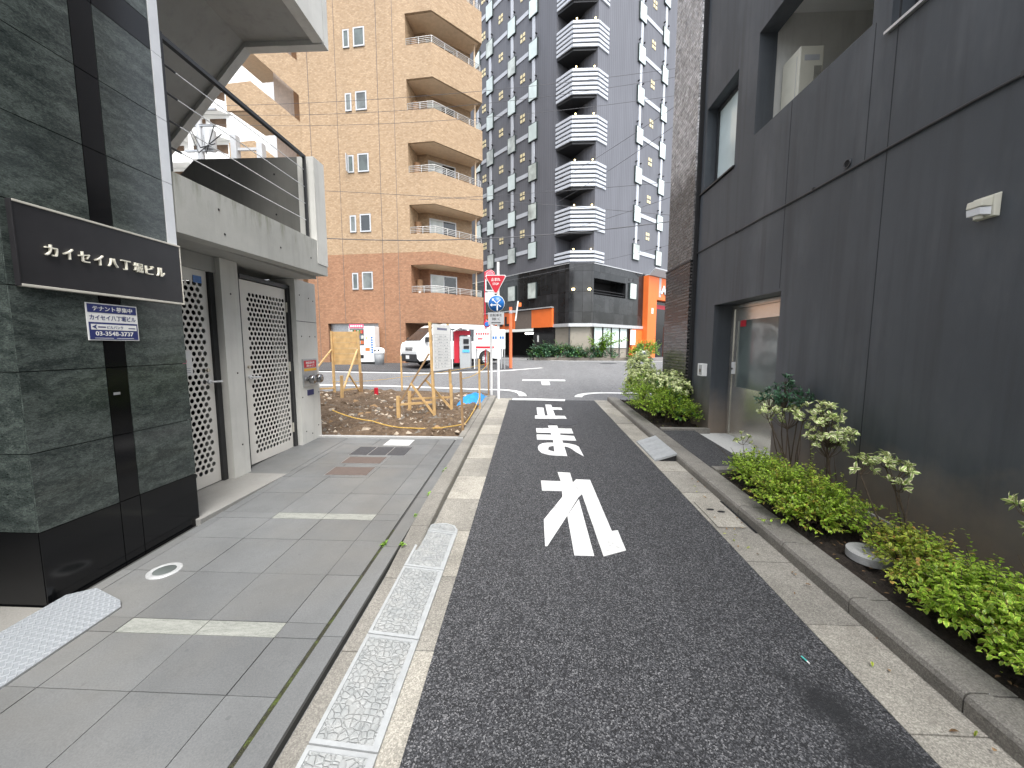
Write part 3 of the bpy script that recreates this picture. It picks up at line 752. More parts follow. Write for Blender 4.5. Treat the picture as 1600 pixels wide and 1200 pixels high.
# checker plate step in front of the entrance
m = MB('checker_plate')
pl = [(-2.368, 1.2), (-2.368, 1.99), (-2.42, 2.035), (-2.64, 2.10), (-2.735, 2.02), (-2.735, -2.5), (-2.368, -2.5)]
m.face([(x, y, gz(y) + PT + .012 + (-2.368 - x) * .11) for x, y in pl])
n_ = len(pl)
for i in range(n_):
    a, c = pl[i], pl[(i + 1) % n_]
    m.use('galvanised').face([(a[0], a[1], gz(a[1]) + PT + .001), (a[0], a[1], gz(a[1]) + PT + .012 + (-2.368 - a[0]) * .11), (c[0], c[1], gz(c[1]) + PT + .012 + (-2.368 - c[0]) * .11), (c[0], c[1], gz(c[1]) + PT + .001)])
m.build('checker_plate', label='grey checker plate ramp lying by the stone building', cat='metal plate')
# recessed floor light
fl = thing('floor_light', 'round recessed floor light with pale ring in the pavement', 'floor light', (-2.45, 2.345, gz(2.345) + PT))
m = MB('ring_metal'); zt = gz(2.345) + PT
m.lathe((-2.45, 2.345, zt), [(.063, .004), (.066, .006), (.09, .006), (.096, .002), (.096, -.01)], 40); m.M = None; m.build('ring', fl)
m = MB('glass_sheer'); m.lathe((-2.45, 2.345, zt), [(0, .0045), (.064, .004)], 40); m.build('lens', fl)

# ================================================================== LEFT: raw concrete stair building
cb = thing('concrete_building', 'raw concrete building with outside stair and perforated doors', 'building', (-3.2, 4.3, .2))
m = MB('concrete_mossy'); 
m.prism([(-2.78, 3.02, 2.545), (-2.78, 5.3, 2.60), (-2.78, 5.3, 3.02), (-2.78, 3.02, 3.0)], (-.15, 0, 0))
m.use('dark_void')
for (y, z) in ((3.45, 2.86), (4.3, 2.74), (4.9, 2.76), (5.17, 2.80), (3.5, 2.66)): m.cyl((-2.779, y, z), (1, 0, 0), .011, .002, 10)
m.build('parapet', cb, bevel=.006)
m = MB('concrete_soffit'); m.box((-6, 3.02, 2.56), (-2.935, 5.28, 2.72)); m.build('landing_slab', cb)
m = MB('concrete_fair'); m.box((-2.99, 5.06, 2.725), (-2.775, 5.31, 4.06)); m.use('concrete_shaded').box((-4.35, 5.062, 2.725), (-2.992, 5.308, 4.058)); m.prism([(-4.35, 5.06, 2.725), (-4.35, 5.06, 4.06), (-4.72, 5.06, 3.72), (-4.72, 5.06, 2.725)], (0, .25, 0))
m.use('dark_void')
for (x, z) in ((-3.3, 3.35), (-3.9, 3.35), (-3.3, 3.85), (-3.9, 3.85)): m.cyl((x, 5.059, z), (0, -1, 0), .012, .002, 10)
m.build('end_wall', cb)
m = MB('concrete_fair'); m.box((-3.5, 3.93, .15), (-3.2, 4.17, 2.555)); 
m.box((-3.55, 5.2, .15), (-3.2, 5.70, 2.555))
m.use('dark_void')
for (y, z) in ((4.05, 2.2), (4.07, 1.35), (4.07, .55), (5.3, 2.35), (5.52, 2.33), (5.63, 2.3), (5.3, 1.78), (5.5, 1.78), (5.64, 1.78), (5.25, .92), (5.67, .95), (5.3, .42), (5.62, .45), (5.45, .36)): m.cyl((-3.199, y, z), (1, 0, 0), .010, .002, 10)
m.box((-3.2, 5.2, 1.985), (-3.198, 5.70, 1.992))
m.build('pillar', cb)
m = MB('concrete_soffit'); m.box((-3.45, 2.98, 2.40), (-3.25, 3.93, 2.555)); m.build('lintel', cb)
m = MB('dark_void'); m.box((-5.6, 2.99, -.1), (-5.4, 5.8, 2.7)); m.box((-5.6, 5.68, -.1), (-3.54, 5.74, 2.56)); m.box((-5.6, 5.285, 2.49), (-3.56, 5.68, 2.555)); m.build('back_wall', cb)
# doors with round perforations (real holes)
def door(y0, y1, z0, z1, hy0, hy1, nc, hz0, hz1, nr, hinge_right):
    m = MB('paint_door'); X = -3.3
    rh = (hz1 - hz0) / nr; cw = (hy1 - hy0) / nc; r = .0235
    m.face([(X, y0, z0), (X, y1, z0), (X, y1, hz0), (X, y0, hz0)]); m.face([(X, y0, hz1), (X, y1, hz1), (X, y1, z1), (X, y0, z1)])
    for j in range(nr):
        za, zb = hz0 + j * rh, hz0 + (j + 1) * rh; sh = 0 if j % 2 else -cw / 2
        s0 = hy0 + sh + cw / 2; 
        m.face([(X, y0, za), (X, s0, za), (X, s0, zb), (X, y0, zb)]); s1 = s0 + nc * cw
        m.face([(X, s1, za), (X, y1, za), (X, y1, zb), (X, s1, zb)])
        for i in range(nc):
            a, c = s0 + i * cw, s0 + (i + 1) * cw; cy, cz = (a + c) / 2, (za + zb) / 2
            N = 12; cir = [(X, cy + r * math.cos(2 * math.pi * t / N + math.pi / 4), cz + r * math.sin(2 * math.pi * t / N + math.pi / 4)) for t in range(N)]
            cor = [(X, c, zb), (X, a, zb), (X, a, za), (X, c, za)]
            for q_ in range(4):
                arc = [cir[(q_ * 3 + t) % N] for t in range(4)]
                m.face([cor[q_], cor[(q_ + 1) % 4]] + arc[::-1])
    d = m.build('door', cb)
    so = d.modifiers.new('sheet', 'SOLIDIFY'); so.thickness = .004; so.offset = 0
    hy = y1 - .07 if not hinge_right else y0 + .07; sgn = -1 if not hinge_right else 1
    h = MB('metal_bright'); h.cyl((X, hy, 1.28), (1, 0, 0), .022, .03, 16); h.tube([(X + .03, hy, 1.28), (X + .06, hy, 1.28), (X + .06, hy + .11 * (1 if hinge_right else 1), 1.275)], .010, 8)
    h.build('handle', d); h = MB('brass'); h.cyl((X, hy, 1.40), (1, 0, 0), .018, .022, 14); h.build('lock', d)
    return d
dA = door(2.99, 3.86, .215, 2.40, 3.06, 3.78, 11, .33, 2.29, 34, False)
dB = door(4.30, 5.13, .235, 2.405, 4.40, 5.08, 11, .34, 2.275, 34, True)
m = MB('metal_trim'); 
for z in (.45, 1.3, 2.1): m = MB('metal_trim'); m.cyl((-3.29, 5.145, z), (0, 0, 1), .014, .13, 10); m.build('hinge', dB)
m = MB('steel_dark'); m.box((-3.36, 3.868, .2), (-3.27, 3.925, 2.46)); m.box((-3.36, 2.99, 2.41), (-3.27, 3.868, 2.46)); m.box((-3.36, 4.175, .2), (-3.28, 4.29, 2.46)); m.box((-3.36, 5.14, .2), (-3.27, 5.198, 2.46)); m.box((-3.36, 4.29, 2.415), (-3.27, 5.14, 2.46)); m.build('door_frame', cb)
boxo('sticker', 'blue_sign', (-3.296, 3.70, 2.27), (-3.294, 3.80, 2.34), dA)
# upper stair flight and its landing
m = MB('concrete_soffit')
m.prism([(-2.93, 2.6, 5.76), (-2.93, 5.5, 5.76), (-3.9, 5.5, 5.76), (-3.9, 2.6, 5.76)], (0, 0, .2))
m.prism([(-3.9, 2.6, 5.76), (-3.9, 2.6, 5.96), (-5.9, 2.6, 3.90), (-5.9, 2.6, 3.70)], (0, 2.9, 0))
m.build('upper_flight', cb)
m = MB('concrete_fair'); m.box((-2.93, 1.0, 5.70), (-2.78, 5.47, 6.9)); m.box((-3.9, 5.5, 5.70), (-2.79, 5.62, 6.9))
m.prism([(-3.9, 5.5, 5.70), (-3.9, 5.5, 6.9), (-5.9, 5.5, 4.8), (-5.9, 5.5, 3.62)], (0, .12, 0)); m.build('upper_parapet', cb)
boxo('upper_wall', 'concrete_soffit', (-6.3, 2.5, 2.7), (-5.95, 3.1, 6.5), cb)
# railing on the parapet
rl = thing('cable_railing', 'dark steel railing with thin cables on the concrete parapet', 'railing', (-2.86, 3.05, 3.0))
m = MB('steel_dark'); m.box((-2.885, 3.035, 2.99), (-2.835, 3.085, 4.05)); m.build('post', rl)
m = MB('steel_dark'); m.box((-2.872, 4.975, 3.0), (-2.838, 5.0, 4.04)); m.build('post', rl)
m = MB('steel_dark'); m.box((-2.882, 3.085, 4.012), (-2.842, 5.0, 4.046)); m.build('handrail', rl)
for i in range(4):
    z = 3.22 + .205 * i; m = MB('metal_bright'); m.tube([(-2.86, 3.085, z), (-2.86, 4.975, z + .03)], .0045, 6); m.use('steel_dark').tube([(-2.86, 3.085, z), (-2.86, 3.2, z + .002)], .009, 6); m.build('cable', rl)
# fire brigade inlet, papers on the doors
fi = thing('fire_inlet', 'steel fire brigade inlet with red sign and two capped outlets', 'fire inlet', (-3.2, 5.46, 1.05))
boxo('back_plate', 'galvanised', (-3.199, 5.27, 1.06), (-3.185, 5.63, 1.46), fi, bevel=.003)
boxo('red_plate', 'red_sign', (-3.185, 5.30, 1.335), (-3.182, 5.605, 1.435), fi)
m = MB('paper_white'); write(m, '連結送水管', (-3.182, 5.45, 1.405), (0, 1, 0), (0, 0, 1), .22, .035, .001, .01); write(m, '送水口', (-3.182, 5.45, 1.36), (0, 1, 0), (0, 0, 1), .2, .032, .001, .01); m.build('red_plate_lettering', fi)
boxo('yellow_strip', 'yellow_plate', (-3.185, 5.30, 1.285), (-3.182, 5.605, 1.322), fi)
for y in (5.36, 5.54):
    m = MB('chrome_dark'); m.lathe((-3.185, y, 1.17), [(.03, 0), (.03, .05), (.062, .055), (.065, .10), (.055, .115), (.02, .12), (0, .12)], 20, 'X'); m.tube([(-3.12, y - .075, 1.19), (-3.12, y + .075, 1.15)], .012, 8); m.build('capped_outlet', fi)
boxo('caption_plate', 'navy', (-3.199, 5.37, .93), (-3.194, 5.53, 1.01), fi)
m = MB('paper_white'); write(m, '5F', (-3.194, 5.45, .97), (0, 1, 0), (0, 0, 1), .05, .035, .001, .01); m.build('caption_lettering', fi) if False else None
m = MB('paper_white'); m.box((-3.296, 3.42, 1.36), (-3.293, 3.615, 1.60)); m.use('pink_sign').cyl((-3.293, 3.52, 1.50), (1, 0, 0), .035, .0008, 20)
m.use('grey_sign')
for k in range(3): m.box((-3.293, 3.45, 1.385 + k * .02), (-3.2925, 3.59, 1.393 + k * .02))
m.build('paper_notice', label='white paper notice with a red mark on the nearer perforated door', cat='notice')
# covers set into the forecourt
def cover(x0, x1, y0, y1, mat, label, name='meter_cover', split=0, writing=None):
    t = thing(name, label, 'cover', ((x0 + x1) / 2, (y0 + y1) / 2, gz((y0 + y1) / 2) + PT)); z = PT + .002
    m = MB('galvanised'); m.prism([(x0, y0, gz(y0) + z - .01), (x1, y0, gz(y0) + z - .01), (x1, y1, gz(y1) + z - .01), (x0, y1, gz(y1) + z - .01)], (0, 0, .0105)); m.build('cover_frame', t)
    n_ = max(1, split); wd = (x1 - x0) / n_
    for i in range(n_):
        a, c = x0 + i * wd + .008, x0 + (i + 1) * wd - .008
        m = MB(mat); m.prism([(a, y0 + .008, gz(y0) + z), (c, y0 + .008, gz(y0) + z), (c, y1 - .008, gz(y1) + z), (a, y1 - .008, gz(y1) + z)], (0, 0, .003))
        if mat != 'tile_white':
            rr = random.Random(i + int(x0 * 100)); m.use('iron_cover')
        m.build('cover_plate', t)
    if writing:
        m = MB('grey_sign'); yc = (y0 + y1) / 2; write(m, writing, ((x0 + x1) / 2, yc, gz(yc) + z + .0035), (1, 0, 0), (0, 1, .035), .26, .09, .001, .01); m.build('cover_lettering', t)
cover(-2.30, -1.81, 4.09, 4.36, 'terracotta', 'brown rectangular cover set in the pavement, nearer one of two')
cover(-2.305, -1.81, 4.48, 4.73, 'terracotta', 'brown rectangular cover set in the pavement, just short of the dark one')
cover(-2.36, -1.61, 4.80, 5.16, 'iron_cover', 'wide dark grey three-part cover in the pavement', split=3)
cover(-2.07, -1.69, 5.24, 5.53, 'tile_white', 'white rectangular plate with grey characters near the dirt lot', 'white_plate', writing='雨水桝')
# step ramps lying in the left gutter
def ramp_unit(y0, y1, lab, cap=False):
    m = MB('ramp_embossed'); xo, xi = -.862, -.585
    def zt(x, y): return gz(y) + .018 + (xi - x) * .10
    def P(x, y, d=0): return (x, y, zt(x, y) + d)
    g = .004
    if not cap:
        b0, b1 = y0 + g, y1 - g; e = .018
        pl = [(xo, b0), (xi, b0), (xi, b1), (xo, b1)]; inn = [(xo + e, b0 + e), (xi - e * 1.6, b0 + e), (xi - e * 1.6, b1 - e), (xo + e, b1 - e)]
    else:
        b0, b1 = y0 + g, y1; e = .016
        pl = [(xo, b0), (xi, b0), (xi - .005, b0 + .05), (xi - .04, b0 + .11), (xi - .12, b0 + .135), (xo + .06, b0 + .10), (xo, b0 + .03)]
        cx, cy = -.72, b0 + .05; inn = [(cx + (x - cx) * .86, cy + (y - cy) * .8) for x, y in pl]
    m.face([P(x, y, -.004) for x, y in inn]); n_ = len(pl)
    m.use('grey_plastic')
    for i in range(n_):
        j = (i + 1) % n_; m.face([P(*pl[i]), P(*pl[j]), P(*inn[j], 0.001), P(*inn[i], .001)]); m.face([P(*inn[i], .001), P(*inn[j], .001), P(*inn[j], -.004), P(*inn[i], -.004)])
        a, c = pl[i], pl[j]
        m.face([(a[0], a[1], gz(a[1]) + .004), (c[0], c[1], gz(c[1]) + .004), P(*c), P(*a)])
    m.build('step_ramp', label=lab, cat='step ramp', group='grey step ramps along the left gutter')
ramp_unit(2.985, 3.13, 'rounded end piece of the grey step ramps in the gutter', True)
for (a, c, l) in ((2.49, 2.985, 'grey embossed step ramp directly behind the rounded end piece'), (1.885, 2.49, 'grey embossed step ramp second from the rounded end piece'), (1.325, 1.885, 'grey embossed step ramp third from the rounded end, with an oblong label panel'), (.74, 1.325, 'grey embossed step ramp cut by the bottom edge of the photo')): ramp_unit(a, c, l)
# ================================================================== VACANT LOT
bumpy('bare_dirt', 'dirt', -13, -1.055, 5.67, 10.1, .015, .075, 90, 46, 21, 'structure', lambda x, y: .035 * (1 + math.sin(x * 1.3 + y) * math.sin(y * 1.7)))
rnd = random.Random(31); m = MB('stone_light')
for i in range(4200):
    x = rnd.uniform(-8, -1.1); y = 5.75 + 4.1 * rnd.random(); z = gz(y) + .045 + .035 * (1 + math.sin(x * 1.3 + y) * math.sin(y * 1.7))
    s = rnd.choice((.012, .018, .018, .025, .035)) * rnd.uniform(.7, 1.5)
    m.use(rnd.choice(('stone_light', 'stone_dark', 'stone_dark', 'dirt', 'dirt')))
    a = rnd.random() * 6.28; vs = []
    for k in range(5): vs.append((x + s * 1.3 * math.cos(a + k * 1.257) * rnd.uniform(.7, 1.2), y + s * math.sin(a + k * 1.257) * rnd.uniform(.7, 1.2), z - .01))
    top = (x + rnd.uniform(-.3, .3) * s, y + rnd.uniform(-.3, .3) * s, z + s * rnd.uniform(.5, 1.1))
    for k in range(5): m.face([vs[k], vs[(k + 1) % 5], top])
for i in range(260):
    x = rnd.uniform(-6.5, -1.2); y = 5.8 + 4.0 * rnd.random(); z = gz(y) + .05 + .035 * (1 + math.sin(x * 1.3 + y) * math.sin(y * 1.7)); s = rnd.uniform(.03, .075)
    m.use(rnd.choice(('stone_dark', 'dirt', 'dirt', 'wood_old', 'stone_light'))); a = rnd.random() * 6.28; lw = rnd.uniform(.3, 1)
    c_ = [(x + s * math.cos(a + k * 1.047) * (1 if k % 3 else 1.5), y + s * lw * math.sin(a + k * 1.047), z - .015) for k in range(6)]
    t_ = [(x + (q[0] - x) * .55 + rnd.uniform(-.01, .01), y + (q[1] - y) * .55, z + s * rnd.uniform(.2, .75)) for q in c_]
    for k in range(6): j = (k + 1) % 6; m.face([c_[k], c_[j], t_[j], t_[k]])
    m.face(t_)
m.build('rubble', kind='stuff', label='brown stony rubble strewn over the vacant lot')

def zt_(y, h=0): return gz(y) + .02 + h
# board seen from behind
wb = thing('notice_frame', 'plain wooden board on braced posts, seen from behind', 'notice board', (-4.6, 9.7, zt_(9.7)))
m = MB('wood_new')
for k in range(6): 
    z = 1.16 + k * .142; m.box((-5.12, 9.78, z), (-4.38, 9.795, z + .139))
m.build('board', wb)
for (x, xb) in ((-5.10, -5.07), (-4.40, -4.36)):
    m = MB('wood_new'); m.beam((xb, 9.74, zt_(9.7, -.1)), (x, 9.77, 2.02), .045, .06); m.build('post', wb)
for (x, xe) in ((-5.1, -5.5), (-4.42, -4.42)):
    m = MB('wood_new'); m.beam((x, 9.74, 1.55), (xe, 8.85, .55), .04, .03); m.build('brace', wb)
    m = MB('wood_new'); m.beam((xe, 8.82, zt_(8.8, -.1)), (xe + .01, 8.82, .95), .055); m.build('stake', wb)
    m = MB('wood_new'); m.beam((xe, 8.86, .60), (x + .03, 9.72, .55), .03, .04); m.build('tie', wb)
m = MB('wood_new'); m.beam((-4.42, 9.2, .96), (-4.38, 9.74, .42), .03, .04); m.build('tie', wb)
m = MB('wood_old'); m.beam((-4.33, 9.7, zt_(9.7, -.1)), (-4.33, 9.7, .95), .055); m.build('stake', wb)
# white information board facing the alley
ib = thing('information_board', 'white information board full of small print on braced wooden posts', 'notice board', (-1.7, 7.3, zt_(7.3)))
A0 = Vector((-1.80, 7.02, 0)); B0 = Vector((-1.62, 7.72, 0)); dv = (B0 - A0).normalized(); nv = Vector((dv.y, -dv.x, 0))
m = MB('paper_white'); z0, z1 = 1.18, 2.05
m.prism([A0 + nv * .03 + Vector((0, 0, z0)), B0 + nv * .03 + Vector((0, 0, z0)), B0 + nv * .03 + Vector((0, 0, z1)), A0 + nv * .03 + Vector((0, 0, z1))], nv * .012)
m.build('board', ib)
m = MB('grey_sign'); O = A0 + nv * .043; L = (B0 - A0).length
def bar(u0, u1, za, zb, th=.0012): m.prism([O + dv * u0 + Vector((0, 0, za)), O + dv * u1 + Vector((0, 0, za)), O + dv * u1 + Vector((0, 0, zb)), O + dv * u0 + Vector((0, 0, zb))], nv * th)
for k in range(12): 
    z = 1.22 + k * .058; bar(.04, L - .04, z, z + .004)
for u in (.04, .17, .40, L - .045): bar(u, u + .004, 1.22, 1.22 + 11 * .058 + .004)
rnd = random.Random(4)
for k in range(11):
    z = 1.237 + k * .058
    for (u, v) in ((.055, .15), (.19, .37), (.43, .62)):
        q = u
        while q < v - .03:
            if rnd.random() < .75: bar(q, q + rnd.uniform(.012, .03), z, z + .022)
            q += .034
m.build('small_print', ib)
m = MB('navy'); q = .2
for k in range(9): bar(.16 + k * .045, .16 + k * .045 + .032, 1.945, 1.985)
m.build('heading', ib)
for (p_, d_) in ((A0, -.03), (B0, -.03)):
    m = MB('wood_new'); q = p_ - nv * .02; m.beam((q.x + .06, q.y, zt_(q.y, -.1)), (q.x, q.y, 2.08), .045, .06); m.build('post', ib)
for (p_, ex, ey) in ((A0, -2.42, 6.95), (B0, -2.46, 7.75)):
    q = p_ - nv * .05
    m = MB('wood_old'); m.beam((q.x, q.y, 1.5), (ex, ey, .55), .045, .03); m.build('brace', ib)
    m = MB('wood_new'); m.beam((ex, ey, zt_(ey, -.1)), (ex, ey, .72), .06); m.build('stake', ib)
    m = MB('wood_new'); m.beam((ex, ey, .56), (q.x + .06, q.y, .60), .03, .04); m.build('tie', ib)
    m = MB('wood_new'); m.beam((ex + .42 * (q.x - ex), ey, .96), (q.x + .07, q.y - .02, .38), .03, .04); m.build('tie', ib)
    m = MB('wood_new'); m.beam((q.x + .09, q.y - .03, zt_(q.y, -.1)), (q.x + .085, q.y - .03, .85), .05); m.build('stake', ib)
# stakes and ropes
stk = [(-3.37, 10.0, 1.38, 'wood_new', 'thin wooden stake in front of the van, alone beside the braced white board'), (-1.05, 6.0, 1.24, 'wood_old', 'dark wooden stake at the near corner of the dirt lot'),
       (-1.0, 7.71, 1.38, 'wood_new', 'wooden stake standing before the blue sheet'), (-1.03, 9.7, 1.50, 'wood_old', 'brown wooden stake behind the blue sheet next to the sign posts')]
for (x, y, z, mt, lb) in stk:
    m = MB(mt); m.beam((x, y, zt_(y, -.1)), (x - .03 * (1 if y < 7 else .3), y, z), .036); m.build('stake', label=lb, cat='stake', group='stakes round the vacant lot', at=(x, y, zt_(y)))
def rope(name, pts, lab, r=.007, mat='rope_tiger', cat='rope', group=None, sag=.0):
    P_ = []
    for a, b in zip(pts, pts[1:]):
        a, b = Vector(a), Vector(b); n_ = 14
        for i in range(n_): 
            t = i / n_; q = a.lerp(b, t); q.z -= 4 * sag * t * (1 - t); P_.append(q)
    P_.append(Vector(pts[-1])); m = MB(mat); m.tube(P_, r, 6); return m.build(name, label=lab, cat=cat, group=group, at=pts[0])
rope('rope', [(-5.1, 9.7, .72), (-3.37, 10.0, .82), (-1.05, 9.7, 1.2)], 'rope strung high between the back stakes and the two boards', sag=.04, r=.006)
rope('rope', [(-1.09, 6.0, 1.13), (-1.01, 7.7, 1.12), (-1.03, 9.68, 1.22)], 'rope hung between the tops of the stakes on the alley side', sag=.03, r=.006)
rope('rope', [(-3.15, 5.95, .62), (-2.5, 5.95, .45), (-1.9, 6.0, .33), (-1.05, 6.0, .40)], 'striped rope slack along the near edge of the dirt', sag=.03, r=.009)
rope('rope', [(-1.05, 6.0, .38), (-1.0, 7.7, .62)], 'striped rope slanting from the near corner stake to the next stake', sag=.06, r=.008)
# blue sheet, red marker, sandbag-like scrap
rnd = random.Random(8); m = MB('tarp_blue'); m.smooth = True; vs = []; fs = []; nx, ny = 22, 12
for j in range(ny + 1):
    for i in range(nx + 1):
        u, v = i / nx, j / ny; x = -1.62 + .58 * u + .05 * v; y = 8.0 + 1.1 * v + .35 * u
        h = .26 * math.sin(math.pi * min(1, u * 1.08)) ** .6 * math.sin(math.pi * v) ** .7 * (.45 + .55 * u) + rnd.uniform(-.03, .03)
        vs.append((x + rnd.uniform(-.015, .015), y, gz(y) + .05 + max(0, h)))
for j in range(ny):
    for i in range(nx): a = j * (nx + 1) + i; fs.append((a, a + 1, a + nx + 2, a + nx + 1))
m.sheet(vs, fs); m.build('blue_sheet', label='crumpled blue plastic sheet at the edge of the dirt lot', cat='plastic sheet', at=(-1.4, 8.3, .3))
rm = thing('boundary_marker', 'short red pipe marker standing in the dirt', 'marker', (-3.85, 9.45, zt_(9.45)))
m = MB('red_sign'); m.cyl((-3.85, 9.45, zt_(9.45, .05)), (0, 0, 1), .05, .19, 16); m.build('cap', rm); m = MB('dark_void'); m.cyl((-3.85, 9.45, zt_(9.45, -.1)), (0, 0, 1), .055, .16, 16); m.build('socket', rm)

# ================================================================== SIGN POSTS AT THE CORNER
ts = thing('traffic_sign_post', 'white post with red stop sign, blue direction disc and grey caption plate', 'traffic sign', (-.76, 9.47, gz(9.47)))
m = MB('white_paint'); m.cyl((-.76, 9.47, gz(9.47) - .1), (0, 0, 1), .032, 3.42, 14); m.build('pole', ts)
def tri(mb, cx, cy, cz, w_, y, th):
    h = w_ * .88; r = .03; P_ = []
    for (px, pz, a0) in ((-w_ / 2, h / 2, 90), (w_ / 2, h / 2, -30), (0, -h / 2, -150)):
        pass
    pts = [(-w_ / 2 + .02, h / 2), (w_ / 2 - .02, h / 2), (w_ / 2, h / 2 - .03), (.025, -h / 2), (-.025, -h / 2), (-w_ / 2, h / 2 - .03)]
    mb.prism([(cx + a, y, cz + b_) for a, b_ in pts], (0, th, 0))
Y0 = 9.42
s1 = MB('paper_white'); tri(s1, -.815, 0, 3.12, .50, Y0, .01); stp = s1.build('stop_sign', ts)
s1 = MB('red_sign'); tri(s1, -.815, 0, 3.125, .455, Y0 - .003, .003); s1.build('red_face', stp)
s1 = MB('paper_white'); write(s1, '止まれ', (-.815, Y0 - .003, 3.235), (1, 0, 0), (0, 0, 1), .22, .075, .001, .025); write(s1, 'STOP', (-.815, Y0 - .003, 3.13), (1, 0, 0), (0, 0, 1), .15, .055, .001, .02); s1.build('stop_words', stp)
s1 = MB('paper_white'); s1.lathe((-.80, Y0, 2.665), [(0, -.002), (.20, -.002), (.20, .01), (0, .01)], 36, 'Y'); bl = s1.build('direction_disc', ts)
s1 = MB('blue_sign'); s1.lathe((-.80, Y0 - .0022, 2.665), [(0, -.002), (.19, -.002), (.19, .0)], 36, 'Y'); s1.build('blue_face', bl)
s1 = MB('paper_white')
def arrow2(ax, az, bx, bz, head=True, w_=.022):
    a = Vector((ax, 0, az)); b_ = Vector((bx, 0, bz)); d = (b_ - a).normalized(); n_ = Vector((-d.z, 0, d.x)); o = Vector((-.80, Y0 - .0046, 2.665))
    e = b_ - d * (.05 if head else 0)
    s1.prism([o + a - n_ * w_ / 2, o + a + n_ * w_ / 2, o + e + n_ * w_ / 2, o + e - n_ * w_ / 2], (0, -.0012, 0))
    if head: s1.prism([o + e - n_ * .042, o + b_, o + e + n_ * .042], (0, -.0012, 0))
arrow2(.02, -.17, .02, -.02, False, .03); arrow2(.02, -.035, -.155, -.035); arrow2(.03, -.02, -.11, .12); arrow2(.0, -.0, .10, .09, False, .02); arrow2(.03, -.01, .11, -.08, False, .02); s1.build('arrow_marks', bl)
cp = boxo('caption_plate', 'grey_sign', (-1.005, Y0, 2.16), (-.615, Y0 + .012, 2.45), ts)
s1 = MB('ink_black'); write(s1, '自転車を', (-.81, Y0, 2.385), (1, 0, 0), (0, 0, 1), .29, .07, .001, .01); write(s1, '除く', (-.81, Y0, 2.295), (1, 0, 0), (0, 0, 1), .19, .07, .001, .01)
s1.prism([(-.93, Y0, 2.205), (-.90, Y0, 2.185), (-.90, Y0, 2.195), (-.72, Y0, 2.195), (-.72, Y0, 2.185), (-.69, Y0, 2.205), (-.72, Y0, 2.225), (-.72, Y0, 2.215), (-.90, Y0, 2.215), (-.90, Y0, 2.225)], (0, -.001, 0)); s1.build('caption_words', cp)
m = MB('galvanised')
for z in (3.15, 2.67, 2.33): m.box((-.80, 9.432, z - .015), (-.725, 9.508, z + .015))
m.build('bracket', ts)
p2 = thing('sign_pole', 'plain white post just left of the stop sign post', 'post', (-.993, 10.05, gz(10.05)))
m = MB('white_paint'); m.cyl((-.993, 10.05, gz(10.05) - .1), (0, 0, 1), .032, 2.1, 14); m.build('pole', p2); m = MB('galvanised'); m.lathe((-.993, 10.05, gz(10.05) + 2.0), [(.034, 0), (.034, .02), (.0, .035)], 14); m.build('cap', p2)
# fire hydrant sign far across the street
hy = thing('hydrant_sign', 'slim red pole with round red sign and framed white panel across the street', 'street sign', (-2.06, 18.0, gz(18)))
m = MB('red_sign'); m.cyl((-2.06, 18.0, gz(18)), (0, 0, 1), .028, 4.4, 10); m.build('pole', hy)
m = MB('paper_white'); m.lathe((-1.83, 17.98, 4.86), [(0, -.006), (.25, -.006), (.25, .01), (0, .01)], 28, 'Y'); rd = m.build('round_sign', hy)
m = MB('red_sign'); m.lathe((-1.83, 17.975, 4.86), [(.185, -.006), (.245, -.006), (.245, .0)], 28, 'Y'); m.use('pink_disc').lathe((-1.83, 17.974, 4.86), [(0, -.004), (.17, -.004)], 28, 'Y'); m.build('red_ring', rd)
m = MB('white_paint'); 
for (a, b_) in (((-2.03, 4.15), (-1.6, 4.2)), ((-2.03, 4.75), (-1.6, 4.8)), ((-2.03, 4.2), (-1.99, 4.75)), ((-1.64, 4.2), (-1.6, 4.75))): m.box((a[0], 17.97, a[1]), (b_[0], 17.99, b_[1]))
m.build('panel_frame', hy); boxo('panel', 'paper_white', (-2.05, 17.96, 3.65), (-1.62, 17.99, 4.08), hy)
np_ = thing('parking_ban_sign', 'small round blue and red no-parking sign behind the white posts', 'street sign', (-1.9, 17.2, gz(17.2)))
m = MB('galvanised'); m.cyl((-1.90, 17.2, gz(17.2)), (0, 0, 1), .025, 2.2, 8); m.build('pole', np_)
m = MB('red_sign'); m.lathe((-1.88, 17.16, 2.60), [(0, -.004), (.15, -.004), (.15, .006)], 24, 'Y'); m.use('blue_sign').lathe((-1.88, 17.155, 2.60), [(0, -.003), (.105, -.003)], 24, 'Y'); m.build('face', np_)
op = thing('orange_pole', 'orange pole with clamp and tilted white and orange arm', 'pole', (-.84, 17.4, gz(17.4)))
m = MB('orange_pole'); m.cyl((-.84, 17.4, gz(17.4)), (0, 0, 1), .07, 2.75, 14); m.build('pole', op)
m = MB('galvanised'); m.cyl((-.84, 17.4, 3.08), (0, 0, 1), .085, .14, 14); m.box((-.78, 17.36, 3.12), (-.58, 17.42, 3.2)); m.build('clamp', op)
m = MB('white_paint'); m.beam((-.62, 17.36, 2.75), (-.50, 17.34, 3.62), .05); m.use('orange').box((-.50, 17.32, 3.38), (-.36, 17.35, 3.55)); m.build('arm', op)

